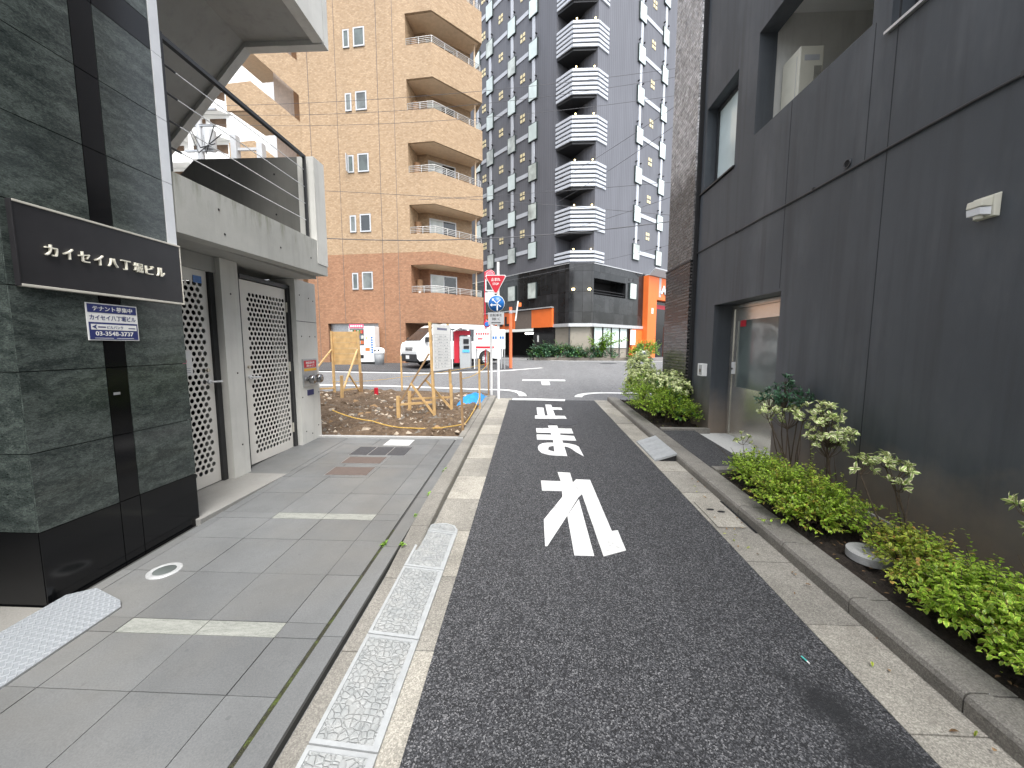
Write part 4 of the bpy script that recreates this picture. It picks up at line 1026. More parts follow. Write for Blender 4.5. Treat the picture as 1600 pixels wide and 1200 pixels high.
# ================================================================== PAY STATION, ITS BOARD, VAN, VENDING MACHINE
ps = thing('pay_station', 'grey car park payment machine under a small white canopy with red side panel', 'payment machine', (-2.9, 17.1, .64)); zg = .63
m = MB('grey_plastic'); m.box((-3.08, 16.95, zg), (-2.60, 17.35, zg + 1.42)); m.build('machine', ps, bevel=.02)
m = MB('ink_black'); m.box((-2.91, 16.93, zg + 1.10), (-2.67, 16.95, zg + 1.31)); m.box((-2.90, 16.93, zg + .88), (-2.66, 16.95, zg + 1.02)); m.build('screen', ps)
boxo('blue_label', 'blue_light', (-2.95, 16.93, zg + .72), (-2.64, 16.949, zg + .84), ps)
m = MB('red_panel'); m.box((-3.36, 17.1, zg + .25), (-3.12, 17.14, zg + 1.68)); m.box((-3.12, 17.1, zg + 1.48), (-2.62, 17.14, zg + 1.68)); m.build('side_panel', ps)
for (x, h) in ((-3.42, 1.70), (-2.42, 1.74)):
    m = MB('white_paint'); m.box((x - .025, 16.95, zg), (x + .025, 17.0, zg + h)); m.build('post', ps)
m = MB('white_paint'); m.prism([(-3.33, 16.8, zg + 1.68), (-3.0, 16.8, zg + 1.86), (-2.38, 16.8, zg + 1.84), (-2.38, 16.8, zg + 1.78), (-3.0, 16.8, zg + 1.80), (-3.33, 16.8, zg + 1.63)], (0, .6, 0)); m.build('canopy', ps)
pb = thing('parking_board', 'white parking tariff board with red and blue print on white legs', 'sign board', (-1.7, 17.0, .62))
boxo('board', 'paper_white', (-2.40, 17.0, 1.50), (-1.06, 17.04, 2.36), pb)
m = MB('red_sign'); rnd = random.Random(17)
m.box((-2.37, 16.995, 1.53), (-1.56, 17.0, 1.62)); m.box((-2.28, 16.995, 1.92), (-2.06, 17.0, 1.98))
for k in range(7): m.box((-2.35 + k * .1, 16.995, 2.12), (-2.29 + k * .1, 17.0, 2.22))
m.build('red_print', pb)
m = MB('blue_sign')
for k in range(6): m.box((-1.72 + k * .105, 16.995, 1.94), (-1.645 + k * .105, 17.0, 2.06))
m.build('blue_print', pb)
m = MB('grey_sign')
for r_ in range(3):
    for k in range(12):
        if rnd.random() < .7: m.box((-2.35 + k * .105, 16.995, 1.68 + r_ * .085), (-2.28 + k * .105, 17.0, 1.71 + r_ * .085))
m.build('grey_print', pb)
for x in (-1.26, -1.12, -2.36):
    m = MB('galvanised'); m.box((x, 17.045, .62), (x + .05, 17.085, 2.3)); m.build('leg', pb)
# white van, nose towards us
va = thing('white_van', 'white cab-over van parked under the balconies, nose towards the street', 'van', (-3.68, 18.7, .685), math.atan2(-.67, -.74))
def hw(z): return .845 if z < 1.08 else .845 - .17 * min(1, (z - 1.08) / .85)
arch = lambda cx: [(cx + .40 * math.cos(t), .34 + .40 * math.sin(t)) for t in [math.pi * i / 10 for i in range(11)]]
FW, RW = 1.28, -1.29
low = [(2.33, .30)] + arch(FW)[0:0] + []
bottom = [(2.25, .28)] + [(p_[0], p_[1]) for p_ in arch(FW)] + [(p_[0], p_[1]) for p_ in arch(RW)] + [(-2.28, .28)]
topl = [(-2.35, .45), (-2.36, 1.08)]
front = [(2.24, 1.08), (2.31, .95), (2.345, .70), (2.33, .42)]
lowpoly = bottom + topl + front
upper = [(2.24, 1.08), (2.10, 1.20), (1.42, 1.80), (1.22, 1.90), (.9, 1.955), (-1.9, 1.97), (-2.2, 1.93), (-2.30, 1.80), (-2.36, 1.08)]
m = MB('white_gloss')
for sgn in (1, -1):
    P_ = [(x, sgn * .845, z) for x, z in lowpoly]; m.face(P_ if sgn < 0 else P_[::-1])
    U = [(x, sgn * hw(z), z) for x, z in upper]; m.face(U if sgn < 0 else U[::-1])
ring = [(2.33, .42), (2.345, .70), (2.31, .95)] + upper + [(-2.35, .45), (-2.28, .28), (2.25, .28), (2.33, .42)]
for (a, c) in zip(ring, ring[1:]):
    m.face([(a[0], hw(a[1]), a[1]), (a[0], -hw(a[1]), a[1]), (c[0], -hw(c[1]), c[1]), (c[0], hw(c[1]), c[1])][::-1])
body = m.build('body', va, local=True, bevel=.03)
def vquad(name, mat, pts, sgn, proud=.006, par=va):
    m = MB(mat); q = [(x, sgn * (hw(z) + proud), z) for x, z in pts]; m.prism(q, (0, -sgn * .004, 0)); return m.build(name, par, local=True)
for sgn in (1, -1):
    vquad('side_window', 'glass_dark', [(1.78, 1.16), (1.05, 1.16), (1.05, 1.74), (1.36, 1.72)], sgn)
    vquad('side_window', 'glass_dark', [(.86, 1.18), (-.3, 1.18), (-.3, 1.74), (.86, 1.76)], sgn)
    vquad('side_window', 'glass_dark', [(-.42, 1.18), (-2.1, 1.18), (-2.08, 1.74), (-.42, 1.75)], sgn)
    vquad('door_seam', 'van_trim', [(.955, .45), (.94, .45), (.94, 1.9), (.955, 1.9)], sgn, .004)
    m = MB('van_trim'); m.box((1.82, sgn * .86, 1.12), (1.98, sgn * .98, 1.34)); m.build('mirror', va, local=True, bevel=.02)
    m = MB('light_lens'); m.prism([(2.31, sgn * .82, .78), (2.335, sgn * .56, .76), (2.31, sgn * .56, .94), (2.25, sgn * .82, .98)], (.02, 0, 0)); m.build('headlight', va, local=True)
    vquad('handle', 'van_trim', [(1.2, 1.0), (1.05, 1.0), (1.05, 1.04), (1.2, 1.04)], sgn, .02)
m = MB('glass_dark'); m.prism([(2.135, -.73, 1.185), (2.135, .73, 1.185), (1.46, .62, 1.775), (1.46, -.62, 1.775)], (.012, 0, .012)); m.build('windscreen', va, local=True)
m = MB('van_trim'); m.box((2.33, -.36, .84), (2.35, .36, .88)); m.box((2.335, -.34, .75), (2.36, .34, .80)); m.build('grille', va, local=True)
m = MB('van_trim'); m.prism([(2.25, -.86, .26), (2.41, -.7, .26), (2.41, .7, .26), (2.25, .86, .26)], (0, 0, .33)); m.build('bumper', va, local=True, bevel=.03)
boxo_ = MB('paper_white'); boxo_.box((2.412, -.17, .37), (2.42, .17, .53)); boxo_.build('number_plate', va, local=True)
for cx in (FW, RW):
    for sgn in (1, -1):
        m = MB('rubber'); m.lathe((cx, sgn * .74, .33), [(.19, -.09), (.31, -.1), (.335, -.06), (.335, .06), (.31, .1), (.19, .09)], 28, 'Y'); wh = m.build('wheel', va, local=True)
        m = MB('metal_bright'); m.lathe((cx, sgn * .745, .33), [(.0, sgn * .05), (.06, sgn * .06), (.1, sgn * .04), (.185, sgn * .075), (.2, sgn * .09)], 28, 'Y'); m.use('dark_void')
        for k in range(6): a = k * math.pi / 3; m.cyl((cx + .135 * math.cos(a), sgn * .80, .33 + .135 * math.sin(a)), (0, sgn, 0), .026, .012, 8)
        m.build('rim', wh, local=True)
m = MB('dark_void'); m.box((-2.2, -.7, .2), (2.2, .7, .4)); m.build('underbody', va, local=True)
# vending machine and bin in front of the tiled wall
vm_ = thing('vending_machine', 'white drinks vending machine with a pink header beside the tiled wall', 'vending machine', (-8.9, 19.75, .70)); zv = .70
m = MB('white_paint'); m.box((-9.55, 19.55, zv + .08), (-7.72, 20.2, zv + 1.95)) if False else m.box((-9.3, 19.55, zv + .1), (-7.95, 20.2, zv + 1.93)); m.build('cabinet', vm_, bevel=.02)
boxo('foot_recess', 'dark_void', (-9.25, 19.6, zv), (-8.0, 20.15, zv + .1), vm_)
m = MB('pink_sign'); m.box((-9.25, 19.52, zv + 1.84), (-8.5, 19.56, zv + 2.05)); hd = m.build('header', vm_)
m = MB('paper_white'); [m.box((-9.18 + k * .11, 19.515, zv + 1.90), (-9.11 + k * .11, 19.52, zv + 1.99)) for k in range(6)]; m.build('header_print', hd)
m = MB('glass_green'); m.box((-9.24, 19.53, zv + .98), (-8.5, 19.555, zv + 1.80)); win = m.build('display_window', vm_)
rnd = random.Random(2); m = MB('red_sign')
for r_ in range(3):
    for k in range(9):
        m.use(rnd.choice(('red_sign', 'blue_sign', 'orange', 'ivory', 'leaf_hedge', 'paper_white'))); m.cyl((-9.19 + k * .08, 19.52, zv + 1.03 + r_ * .27), (0, 0, 1), .024, .17, 8)
m.build('sample_bottles', win)
m = MB('ink_black'); m.box((-9.2, 19.535, zv + .30), (-8.55, 19.549, zv + .48)); m.build('delivery_flap', vm_)
m = MB('blue_sign'); [m.box((-8.14, 19.54, zv + 1.32 - k * .125), (-8.05, 19.549, zv + 1.40 - k * .125)) for k in range(7)]; m.use('orange').box((-8.45, 19.54, zv + .68), (-8.22, 19.549, zv + .84)); m.use('yellow_plate').box((-8.4, 19.54, zv + 1.3), (-8.32, 19.549, zv + 1.38)); m.build('front_print', vm_)
rb = thing('recycling_bin', 'grey bottle bin with white domed lid and two round holes', 'bin', (-7.6, 19.25, .68))
m = MB('bin_body'); m.lathe((-7.62, 19.25, .68), [(0, 0), (.22, 0), (.26, .55), (.25, .6)], 20); m.build('bin_body', rb)
m = MB('white_paint'); m.lathe((-7.62, 19.25, 1.26), [(.29, 0), (.29, .1), (.26, .22), (.15, .28), (0, .3)], 20); m.build('lid', rb)
for dx in (-.1, .08):
    m = MB('dark_void'); m.cyl((-7.62 + dx, 18.985, 1.42), (0, -1, .3), .05, .012, 14); m.build('hole', rb)
# ================================================================== RIGHT: charcoal rendered building
XR = 2.85
rbld = thing('charcoal_building', 'charcoal rendered building with a glossy tiled corner tower on the right', 'building', (3.0, 3.0, .2))
def rwall(y0, y1, z0, z1, m): m.box((XR, y0, z0), (XR + .22, y1, z1))
m = MB('render_charcoal')
H = 8.9
rwall(-9, 4.57, -.5, 4.12, m); rwall(4.57, 6.15, 2.27, 4.12, m); rwall(6.15, 6.83, -.5, 4.12, m)          # below sills
rwall(-9, 1.2, 4.12, H, m); rwall(1.2, 3.44, 5.9, H, m)
rwall(3.44, 3.62, 4.12, H, m); rwall(3.62, 5.32, 4.12, 4.315, m); rwall(3.62, 5.32, 5.52, H, m)
rwall(5.32, 5.78, 4.12, H, m); rwall(5.78, 6.83, 5.42, H, m); rwall(6.72, 6.83, 4.12, 5.42, m)
m.build('wall', rbld)
m = MB('joint_line')                                                    # render joints, 1 cm wide
for (y, z0, z1) in ((3.37, .4, 5.9), (3.58, 3.22, 4.3), (4.6, 2.3, 4.3), (2.2, .4, .41), (2.2, 6, 8.8)): m.box((XR - .0015, y - .003, z0), (XR + .01, y + .003, z1))
m.box((XR - .0015, -9, 5.96), (XR + .01, 3.4, 5.968)); m.build('render_joint', rbld)
m = MB('plinth_concrete')
for a in frange(-8, 4.3, .6):
    m.prism([(XR - .012, a, gz(a)), (XR + .01, a, gz(a)), (XR + .01, a, gz(a) + .16), (XR - .012, a, gz(a) + .15)], (0, min(.6, 4.56 - a), .035 * min(.6, 4.56 - a)))
m.build('base_strip', rbld)
# recess of the balcony with air conditioners
m = MB('concrete_fair'); m.box((4.3, 3.3, 3.9), (4.4, 5.6, 6.2)); m.box((XR + .22, 5.34, 3.9), (4.3, 5.5, 6.2)); m.box((XR + .22, 3.4, 3.9), (4.3, 3.55, 6.2)); m.use('paper_white').box((XR + .22, 3.4, 5.75), (4.3, 5.5, 5.9)); m.use('concrete_soffit').box((XR + .22, 3.4, 4.0), (4.3, 5.5, 4.1)); m.build('balcony_recess', rbld)
m = MB('glass_dark'); m.box((4.285, 3.7, 4.2), (4.3, 4.6, 5.6)); m.build('balcony_window', rbld)
for (x, y, z, lb) in ((3.14, 5.13, 4.12, 'beige outdoor air conditioner unit inside the open recess'),):
    ac = thing('air_conditioner', lb, 'air conditioner', (x + .16, y, z))
    m = MB('ivory'); m.box((x, y - .15, z), (x + .27, y + .17, z + 1.0)); m.build('casing', ac, bevel=.012)
    m = MB('grey_sign'); m.box((x + .05, y - .154, z + .84), (x + .22, y - .15, z + .90)); m.build('side_grip', ac)
    m = MB('steel_dark')
    for k in range(7): m.box((x + .17 + k * .012, y - .153, z + .25), (x + .174 + k * .012, y - .15, z + .78))
    m.build('side_grille', ac)
    m = MB('grey_sign'); m.box((x - .003, y - .10, z + .2), (x, y - .096, z + .92)); m.build('casing_seam', ac)
m = MB('paper_white'); m.tube([(3.9, 4.3, 4.1), (3.9, 4.3, 5.75)], .06, 10); m.use('ivory').box((3.5, 4.3, 4.12), (3.8, 4.75, 4.5)); m.build('drain_pipe', rbld)
# window beside the tower
def fwin(y0, y1, z0, z1, name='window', mid=None, mat='glass_sheer', rec=.16):
    m = MB('steel_dark'); x = XR + rec; t = .045
    m.box((x, y0, z0), (x + .06, y0 + t, z1)); m.box((x, y1 - t, z0), (x + .06, y1, z1)); m.box((x, y0 + t, z0), (x + .06, y1 - t, z0 + t)); m.box((x, y0 + t, z1 - t), (x + .06, y1 - t, z1))
    if mid: m.box((x - .01, mid - .025, z0 + t), (x + .06, mid + .025, z1 - t))
    w_ = m.build(name, rbld); g_ = MB(mat); g_.box((x + .025, y0 + t, z0 + t), (x + .035, y1 - t, z1 - t)); g_.build('pane', w_); return w_
wv = fwin(5.79, 6.715, 4.18, 5.41, mid=6.0, mat='glass_pale')
m = MB('steel_dark'); m.prism([(XR - .03, 5.76, 4.13), (XR + .16, 5.76, 4.17), (XR + .16, 6.83, 4.17), (XR - .03, 6.83, 4.13)], (0, 0, .022)); m.build('sill', wv)
m = MB('curtain'); m.box((XR + .225, 5.79, 4.18), (XR + .235, 6.7, 4.75)); m.build('blind', wv)
w2 = fwin(1.25, 3.42, 4.17, 5.88, mid=2.3, mat='glass_dark')
m = MB('silver_band'); m.prism([(XR - .035, 1.2, 4.118), (XR + .16, 1.2, 4.16), (XR + .16, 3.46, 4.16), (XR - .035, 3.46, 4.118)], (0, 0, .022)); m.build('sill', w2)
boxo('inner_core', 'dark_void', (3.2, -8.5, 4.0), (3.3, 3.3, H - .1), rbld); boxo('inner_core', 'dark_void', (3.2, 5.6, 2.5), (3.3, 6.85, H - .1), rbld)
# entrance: frame, door of glass over a brushed metal kick panel, granite sill
boxo('entrance_sill', 'sill_white', (2.60, 4.555, .05), (3.15, 6.16, .262), rbld)
m = MB('render_charcoal'); m.box((XR + .22, 4.3, -.2), (4.2, 4.565, 2.6)); m.box((XR + .22, 6.155, -.2), (4.2, 6.4, 2.6)); m.box((XR + .22, 4.566, 2.275), (4.2, 6.15, 2.5)); m.use('brown_room').box((4.2, 4.3, -.2), (4.3, 6.4, 2.6)); m.build('entrance_recess', rbld)
m = MB('stainless'); x = XR + .27
m.box((x, 6.07, .26), (x + .07, 6.145, 2.26)); m.box((x, 4.575, .26), (x + .07, 4.65, 2.26)); m.box((x, 4.65, 2.20), (x + .07, 6.07, 2.262)); m.build('door_frame', rbld)
m = MB('stainless'); m.box((x + .01, 5.97, .265), (x + .055, 6.065, 2.195)); m.box((x + .01, 4.655, .265), (x + .055, 4.71, 2.195)); m.box((x + .01, 4.71, .265), (x + .055, 5.97, 1.03)); m.box((x + .01, 4.71, 2.02), (x + .055, 5.97, 2.195)); ed = m.build('door', rbld)
m = MB('glass_green'); m.box((x + .025, 4.71, 1.03), (x + .04, 5.97, 2.02)); m.build('pane', ed)
m = MB('white_paint'); m.box((x - .012, 5.985, 1.22), (x + .01, 6.05, 1.40)); m.use('steel_dark').cyl((x - .013, 6.02, 1.3), (-1, 0, 0), .014, .02, 10); m.build('lock_plate', ed)
m = MB('red_sign'); m.box((x + .018, 5.78, 1.93), (x + .024, 5.92, 2.06)); m.build('sticker', ed)
# things fixed to the wall
lp = thing('wall_lamp', 'small ivory emergency lamp high on the charcoal wall', 'wall lamp', (XR, 2.61, 2.5))
m = MB('ivory'); m.prism([(XR, 2.55, 2.435), (XR - .03, 2.555, 2.44), (XR - .035, 2.56, 2.565), (XR, 2.55, 2.578)], (0, .115, 0)); m.build('back_plate', lp, bevel=.004)
m = MB('ivory'); m.prism([(XR - .033, 2.565, 2.500), (XR - .085, 2.58, 2.505), (XR - .08, 2.58, 2.545), (XR - .033, 2.565, 2.56)], (0, .085, 0)); m.build('hood', lp, bevel=.004)
m = MB('light_lens'); m.prism([(XR - .033, 2.57, 2.452), (XR - .08, 2.585, 2.458), (XR - .085, 2.585, 2.498), (XR - .033, 2.57, 2.498)], (0, .075, 0)); m.build('lens', lp)
m = MB('ivory'); m.cyl((XR - .05, 2.62, 2.435), (0, 0, 1), .022, .02, 12); m.build('sensor', lp)
rnd = random.Random(6); pts = [(XR - .014, -9, 3.2)]
y = -8.5
while y < 6.8: pts.append((XR - .014, y, 3.205 + rnd.uniform(-.008, .008))); y += .45
pts.append((XR - .014, 6.96, 3.205))
m = MB('steel_dark'); m.tube(pts, .011, 8); 
for y in (4.15, 2.5, 5.6): m.box((XR - .028, y - .008, 3.19), (XR, y + .008, 3.222))
m.build('wall_cable', label='thin dark cable pinned along the charcoal wall', cat='cable', at=(XR, 3, 3.2))
m = MB('dark_void'); m.cyl((XR, 3.757, 3.273), (-1, 0, 0), .03, .004, 18); m.use('steel_dark').lathe((XR, 3.757, 3.273), [(.03, 0), (.03, -.012), (.038, -.012), (.038, 0)], 18, 'X'); m.build('vent_hole', rbld)
ic = thing('entry_phone', 'white boxed entry phone on the wall beside the entrance', 'entry phone', (XR, 6.36, 1.25))
m = MB('white_paint'); m.box((XR - .075, 6.28, 1.16), (XR, 6.46, 1.36)); m.build('box', ic, bevel=.006); m = MB('grey_plastic'); m.box((XR - .08, 6.30, 1.18), (XR - .074, 6.40, 1.34)); m.use('brown_panel').cyl((XR - .08, 6.35, 1.25), (-1, 0, 0), .03, .006, 14); m.build('face_plate', ic)
# tiled tower
m = MB('tile_tower'); m.box((2.75, 6.88, -.3), (4.6, 8.05, 3.10)); m.use('tile_sky_sheen').box((2.765, 6.88, 3.10), (4.6, 8.04, 9.4)); m.build('tiled_tower', rbld)
m = MB('steel_dark'); m.box((2.74, 6.88, 3.09), (4.61, 8.06, 3.115)); m.build('tile_course', rbld)
m = MB('dark_void'); m.box((2.79, 6.83, -.3), (3.2, 6.88, 9.4)); m.build('joint_strip', rbld)
# wedge plate over the right gutter
wp = thing('kerb_plate', 'light grey kerb ramp plate straddling the right gutter', 'kerb ramp', (1.75, 5.25, gz(5.25)))
m = MB('grey_plastic')
def kz(x, y): return gz(y) + .022 + (x - 1.6) * .33
ya, yb = 4.86, 5.72
for k in range(5):
    a = ya + k * (yb - ya) / 5 + .004; b_ = ya + (k + 1) * (yb - ya) / 5 - .004
    m.face([(1.61, a, kz(1.61, a)), (1.885, a, kz(1.885, a)), (1.885, b_, kz(1.885, b_)), (1.61, b_, kz(1.61, b_))])
m.prism([(1.61, ya, kz(1.61, ya) - .005), (1.885, ya, kz(1.885, ya) - .005), (1.885, yb, kz(1.885, yb) - .005), (1.61, yb, kz(1.61, yb) - .005)], (0, 0, -.018))
m.build('tread', wp)
m = MB('rubber'); 
for y in (ya + .01, (ya + yb) / 2, yb - .03): m.prism([(1.64, y, gz(y) + .01), (1.875, y, gz(y) + .01), (1.875, y, kz(1.875, y) - .025), (1.64, y, kz(1.64, y) - .022)], (0, .022, 0))
m.build('rib', wp)
# gutter inlet lid, round lid in the soil, litter
il = thing('gutter_lid', 'worn concrete gutter lid with two dark lift holes', 'drain lid', (1.72, 3.42, gz(3.4)))
m = MB('concrete_gutter'); m.prism([(1.60, 3.18, gz(3.18) + .012), (1.83, 3.18, gz(3.18) + .012), (1.83, 3.66, gz(3.66) + .012), (1.60, 3.66, gz(3.66) + .012)], (0, 0, .006)); m.build('lid', il)
m = MB('dark_void'); 
for (x, y) in ((1.68, 3.5), (1.76, 3.46)): m.prism([(x + .035 * math.cos(a), y + .02 * math.sin(a), gz(y) + .0182) for a in [k * math.pi / 6 for k in range(12)]], (0, 0, .0015))
m.prism([(1.862, 3.1, gz(3.1) + .010), (1.883, 3.1, gz(3.1) + .010), (1.883, 3.7, gz(3.7) + .010), (1.862, 3.7, gz(3.7) + .010)], (0, 0, .002)); m.build('lift_hole', il)
disc('soil_lid', 'concrete_lid', 2.36, 2.64, .125, th=.05, off=.085, label='round pale concrete lid half buried in the planting strip', cat='drain lid')
m = MB('litter'); q = (1.39, 1.87); m.tube([(q[0], q[1], gz(q[1]) + .012), (q[0] + .006, q[1] - .032, gz(q[1]) + .012)], .004, 6); m.use('paper_white').tube([(q[0] + .006, q[1] - .032, gz(q[1]) + .012), (q[0] + .008, q[1] - .045, gz(q[1]) + .012)], .004, 6); m.build('litter', label='tiny turquoise scrap of litter on the asphalt', cat='litter', at=(*q, .06))
# ================================================================== APARTMENT BLOCK (tan tile, balconies on its cut corner)
ap = thing('apartment_block', 'tan tiled apartment block with corner balconies and outside stair', 'building', (-6.2, 20.2, .7))
A_ = Vector((-6.15, 20.165, 0)); B_ = Vector((-4.80, 20.02, 0)); C_ = Vector((-2.62, 22.2, 0)); W_ = Vector((-12.0, 20.78, 0))
eu = (A_ - W_).normalized(); en = Vector((eu.y, -eu.x, 0)); fu = (C_ - B_).normalized(); fn = Vector((fu.y, -fu.x, 0))
P3 = Vector((-6.03, 21.4, 0)); P4 = Vector((-5.5, 21.36, 0)); P5 = Vector((-3.36, 22.95, 0)); P6 = Vector((-8, 27.6, 0)); P7 = Vector((-11.5, 29, 0))
TOP = 22.2; ZC = 6.46
core = [W_, A_, P3, P4, P5, P6, P7]
m = MB('brick_orange'); m.prism([p + Vector((0, 0, 2.84)) for p in core], (0, 0, ZC - 2.84))
m.use('brick_tan').prism([p + Vector((0, 0, ZC)) for p in core], (0, 0, TOP - ZC))
m.use('brick_orange'); gl = [Vector((-10.95, 20.67, 0)), Vector((-8.05, 20.365, 0)), Vector((-6.54, 20.206, 0)), Vector((-6.3, 23, 0)), Vector((-11, 24, 0))]
m.prism([p + Vector((0, 0, .3)) for p in (W_, gl[0], Vector((-11, 22.5, 0)), Vector((-12, 22.5, 0)))], (0, 0, 2.54))
m.prism([p + Vector((0, 0, .3)) for p in (gl[1], gl[2], gl[3], Vector((-8.0, 23, 0)))], (0, 0, 2.54))
m.use('brown_room').prism([p + Vector((0, 0, .3)) for p in (Vector((-7.9, 24.4, 0)), Vector((-5.2, 24.2, 0)), Vector((-5.2, 24.5, 0)), Vector((-7.9, 24.7, 0)))], (0, 0, 2.54))
m.build('wall', ap)
m = MB('galvanised'); q0 = gl[0] - en * -.0 ; m.prism([gl[0] - en * .25 + Vector((0, 0, .5)), gl[1] - en * .25 + Vector((0, 0, .5)), gl[1] - en * .3 + Vector((0, 0, .5)), gl[0] - en * .3 + Vector((0, 0, .5))], (0, 0, 2.36)); m.build('shutter', ap)
m = MB('brown_panel')
for t in (.55, 2.1, 4.35): m.wallbox(((W_ + eu * t) + en * .003)[:2], ((W_ + eu * (t + .02)) + en * .003)[:2], 2.9, TOP, .01)
for t in (.55, 4.35, 5.2): 
    q = W_ + eu * t; q2 = q + eu * .025; m.prism([q + en * .004 + Vector((0, 0, .8)), q2 + en * .004 + Vector((0, 0, .8)), q2 + Vector((0, 0, .8)), q + Vector((0, 0, .8))], (0, 0, TOP - 1))
m.build('expansion_joint', ap)
def apwin(xa, xb, z0, z1, mat, openw=False):
    a = W_ + eu * ((xa + 12.0) / eu.x); b_ = W_ + eu * ((xb + 12.0) / eu.x); t = .06
    m = MB('brown_panel'); m.prism([a + en * .004 + Vector((0, 0, z0 - .02)), b_ + en * .004 + Vector((0, 0, z0 - .02)), b_ + en * .004 + Vector((0, 0, z1 + .03)), a + en * .004 + Vector((0, 0, z1 + .03))], -en * .05)
    def qd(u0, u1, za, zb, d0, d1):
        p, r_ = a + eu * u0, a + eu * u1; m.prism([p + en * d0 + Vector((0, 0, za)), r_ + en * d0 + Vector((0, 0, za)), r_ + en * d0 + Vector((0, 0, zb)), p + en * d0 + Vector((0, 0, zb))], en * (d1 - d0))
    L_ = (b_ - a).length; m.use('silver_band')
    qd(0, L_, z0, z0 + t, .0045, .05); qd(0, L_, z1 - t, z1, .0045, .03); qd(0, t, z0 + t, z1 - t, .0045, .04); qd(L_ - t, L_, z0 + t, z1 - t, .0045, .04)
    wn_ = m.build('window', ap); m = MB(mat); p, r_ = a + eu * t, b_ - eu * t
    m.prism([p + en * .012 + Vector((0, 0, z0 + t)), r_ + en * .012 + Vector((0, 0, z0 + t)), r_ + en * .012 + Vector((0, 0, z1 - t)), p + en * .012 + Vector((0, 0, z1 - t))], -en * .006); m.build('pane', wn_)
    if openw:
        m = MB('silver_band'); q = a + en * .04; s_ = a + en * .30 + eu * .06
        m.prism([q + Vector((0, 0, z0)), s_ + Vector((0, 0, z0)), s_ + Vector((0, 0, z1)), q + Vector((0, 0, z1))], eu * .03); m.build('open_sash', wn_)
PI_ = 2.985
for k in range(6):
    zb = 4.62 + PI_ * k - (.04 if k else 0)
    g1 = ('glass_green', 'glass_sheer', 'glass_green', 'glass_sheer')[k % 4]; g2 = ('glass_sheer', 'glass_dark', 'glass_green', 'glass_sheer', 'glass_green')[k % 5]
    apwin(-9.42, -9.08, zb, zb + .86, g1, k == 2); apwin(-8.86, -8.26, zb, zb + .90, g2)
rndb = random.Random(9)
for k in range(6):
    z0 = 2.83 + PI_ * k; zt = z0 + 1.55
    m = MB('brick_orange' if z0 < 5 else 'brick_tan')
    outer = [A_, B_, C_, P5 + fu * .35]
    inn = [A_ - en * .14 + eu * .02, B_ - en * .14 - fu * .02 + eu * -.0, C_ - fn * .14 - fu * .14, P5 + fu * .21 + fn * .06]
    def parap(mt, za, zb):
        m.use(mt)
        for i in range(3):
            a, b_, c_, d_ = outer[i], outer[i + 1], inn[i + 1], inn[i]
            m.prism([p + Vector((0, 0, za)) for p in (a, b_, c_, d_)], (0, 0, zb - za))
    if k == 1: parap('brick_orange', z0, ZC); parap('brick_tan', ZC, zt)
    else: parap('brick_orange' if k == 0 else 'brick_tan', z0, zt)
    m.use('beige_panel' if False else 'stucco')
    m.prism([p + Vector((0, 0, z0 + .005)) for p in (A_ - en * .05, B_ - en * .07 - fu * .03, C_ - fn * .07 - fu * .08, P5, P4, P3)], (0, 0, .16))
    bal = m.build('balcony', ap)
    # rail of four bars with posts
    rr = MB('rail_grey'); path = [A_ - en * .07, B_ - en * .07 - fu * .03, C_ - fn * .07 - fu * .08]
    for h in (.10, .18, .26, .345):
        rr.tube([p + Vector((0, 0, zt + h)) for p in path], 0.012 if h < .34 else .018, 6)
    for i, nseg in ((0, 2), (1, 4)):
        for s_ in range(nseg + (1 if i else 0)):
            p = path[i].lerp(path[i + 1], s_ / nseg); rr.box((p.x - .014, p.y - .014, zt), (p.x + .014, p.y + .014, zt + .345))
    rr.build('rail', bal)
    if k: pass
    # sliding window on the inner wall, water heater cabinet, downpipe
    iu = (P5 - P4).normalized(); inr = Vector((iu.y, -iu.x, 0))
    def iq(mb, u0, u1, za, zb, d): mb.prism([P4 + iu * u0 + inr * d + Vector((0, 0, z0 + za)), P4 + iu * u1 + inr * d + Vector((0, 0, z0 + za)), P4 + iu * u1 + inr * d + Vector((0, 0, z0 + zb)), P4 + iu * u0 + inr * d + Vector((0, 0, z0 + zb))], inr * .02)
    f = MB('silver_band'); iq(f, .06, 1.66, .18, 2.72, .005); sw = f.build('balcony_window', ap)
    f = MB('glass_curtain'); iq(f, .13, .82, .25, 2.65, .02); f.build('pane', sw); f = MB('glass_dark'); iq(f, .88, 1.59, .25, 2.65, .015); f.build('pane', sw)
    f = MB('stucco_warm'); f.cyl((-5.93, 20.95, z0 + .2), (0, 0, 1), .17, 2.15, 14); f.use('paper_white').box((-5.95, 20.765, z0 + 1.45), (-5.82, 20.79, z0 + 1.75)); f.build('water_heater', ap)
    f = MB('stucco'); q = P5 + inr * .75 - iu * .15; f.cyl((q.x, q.y, z0 + .16), (0, 0, 1), .045, 2.85, 10); f.build('downpipe', ap)
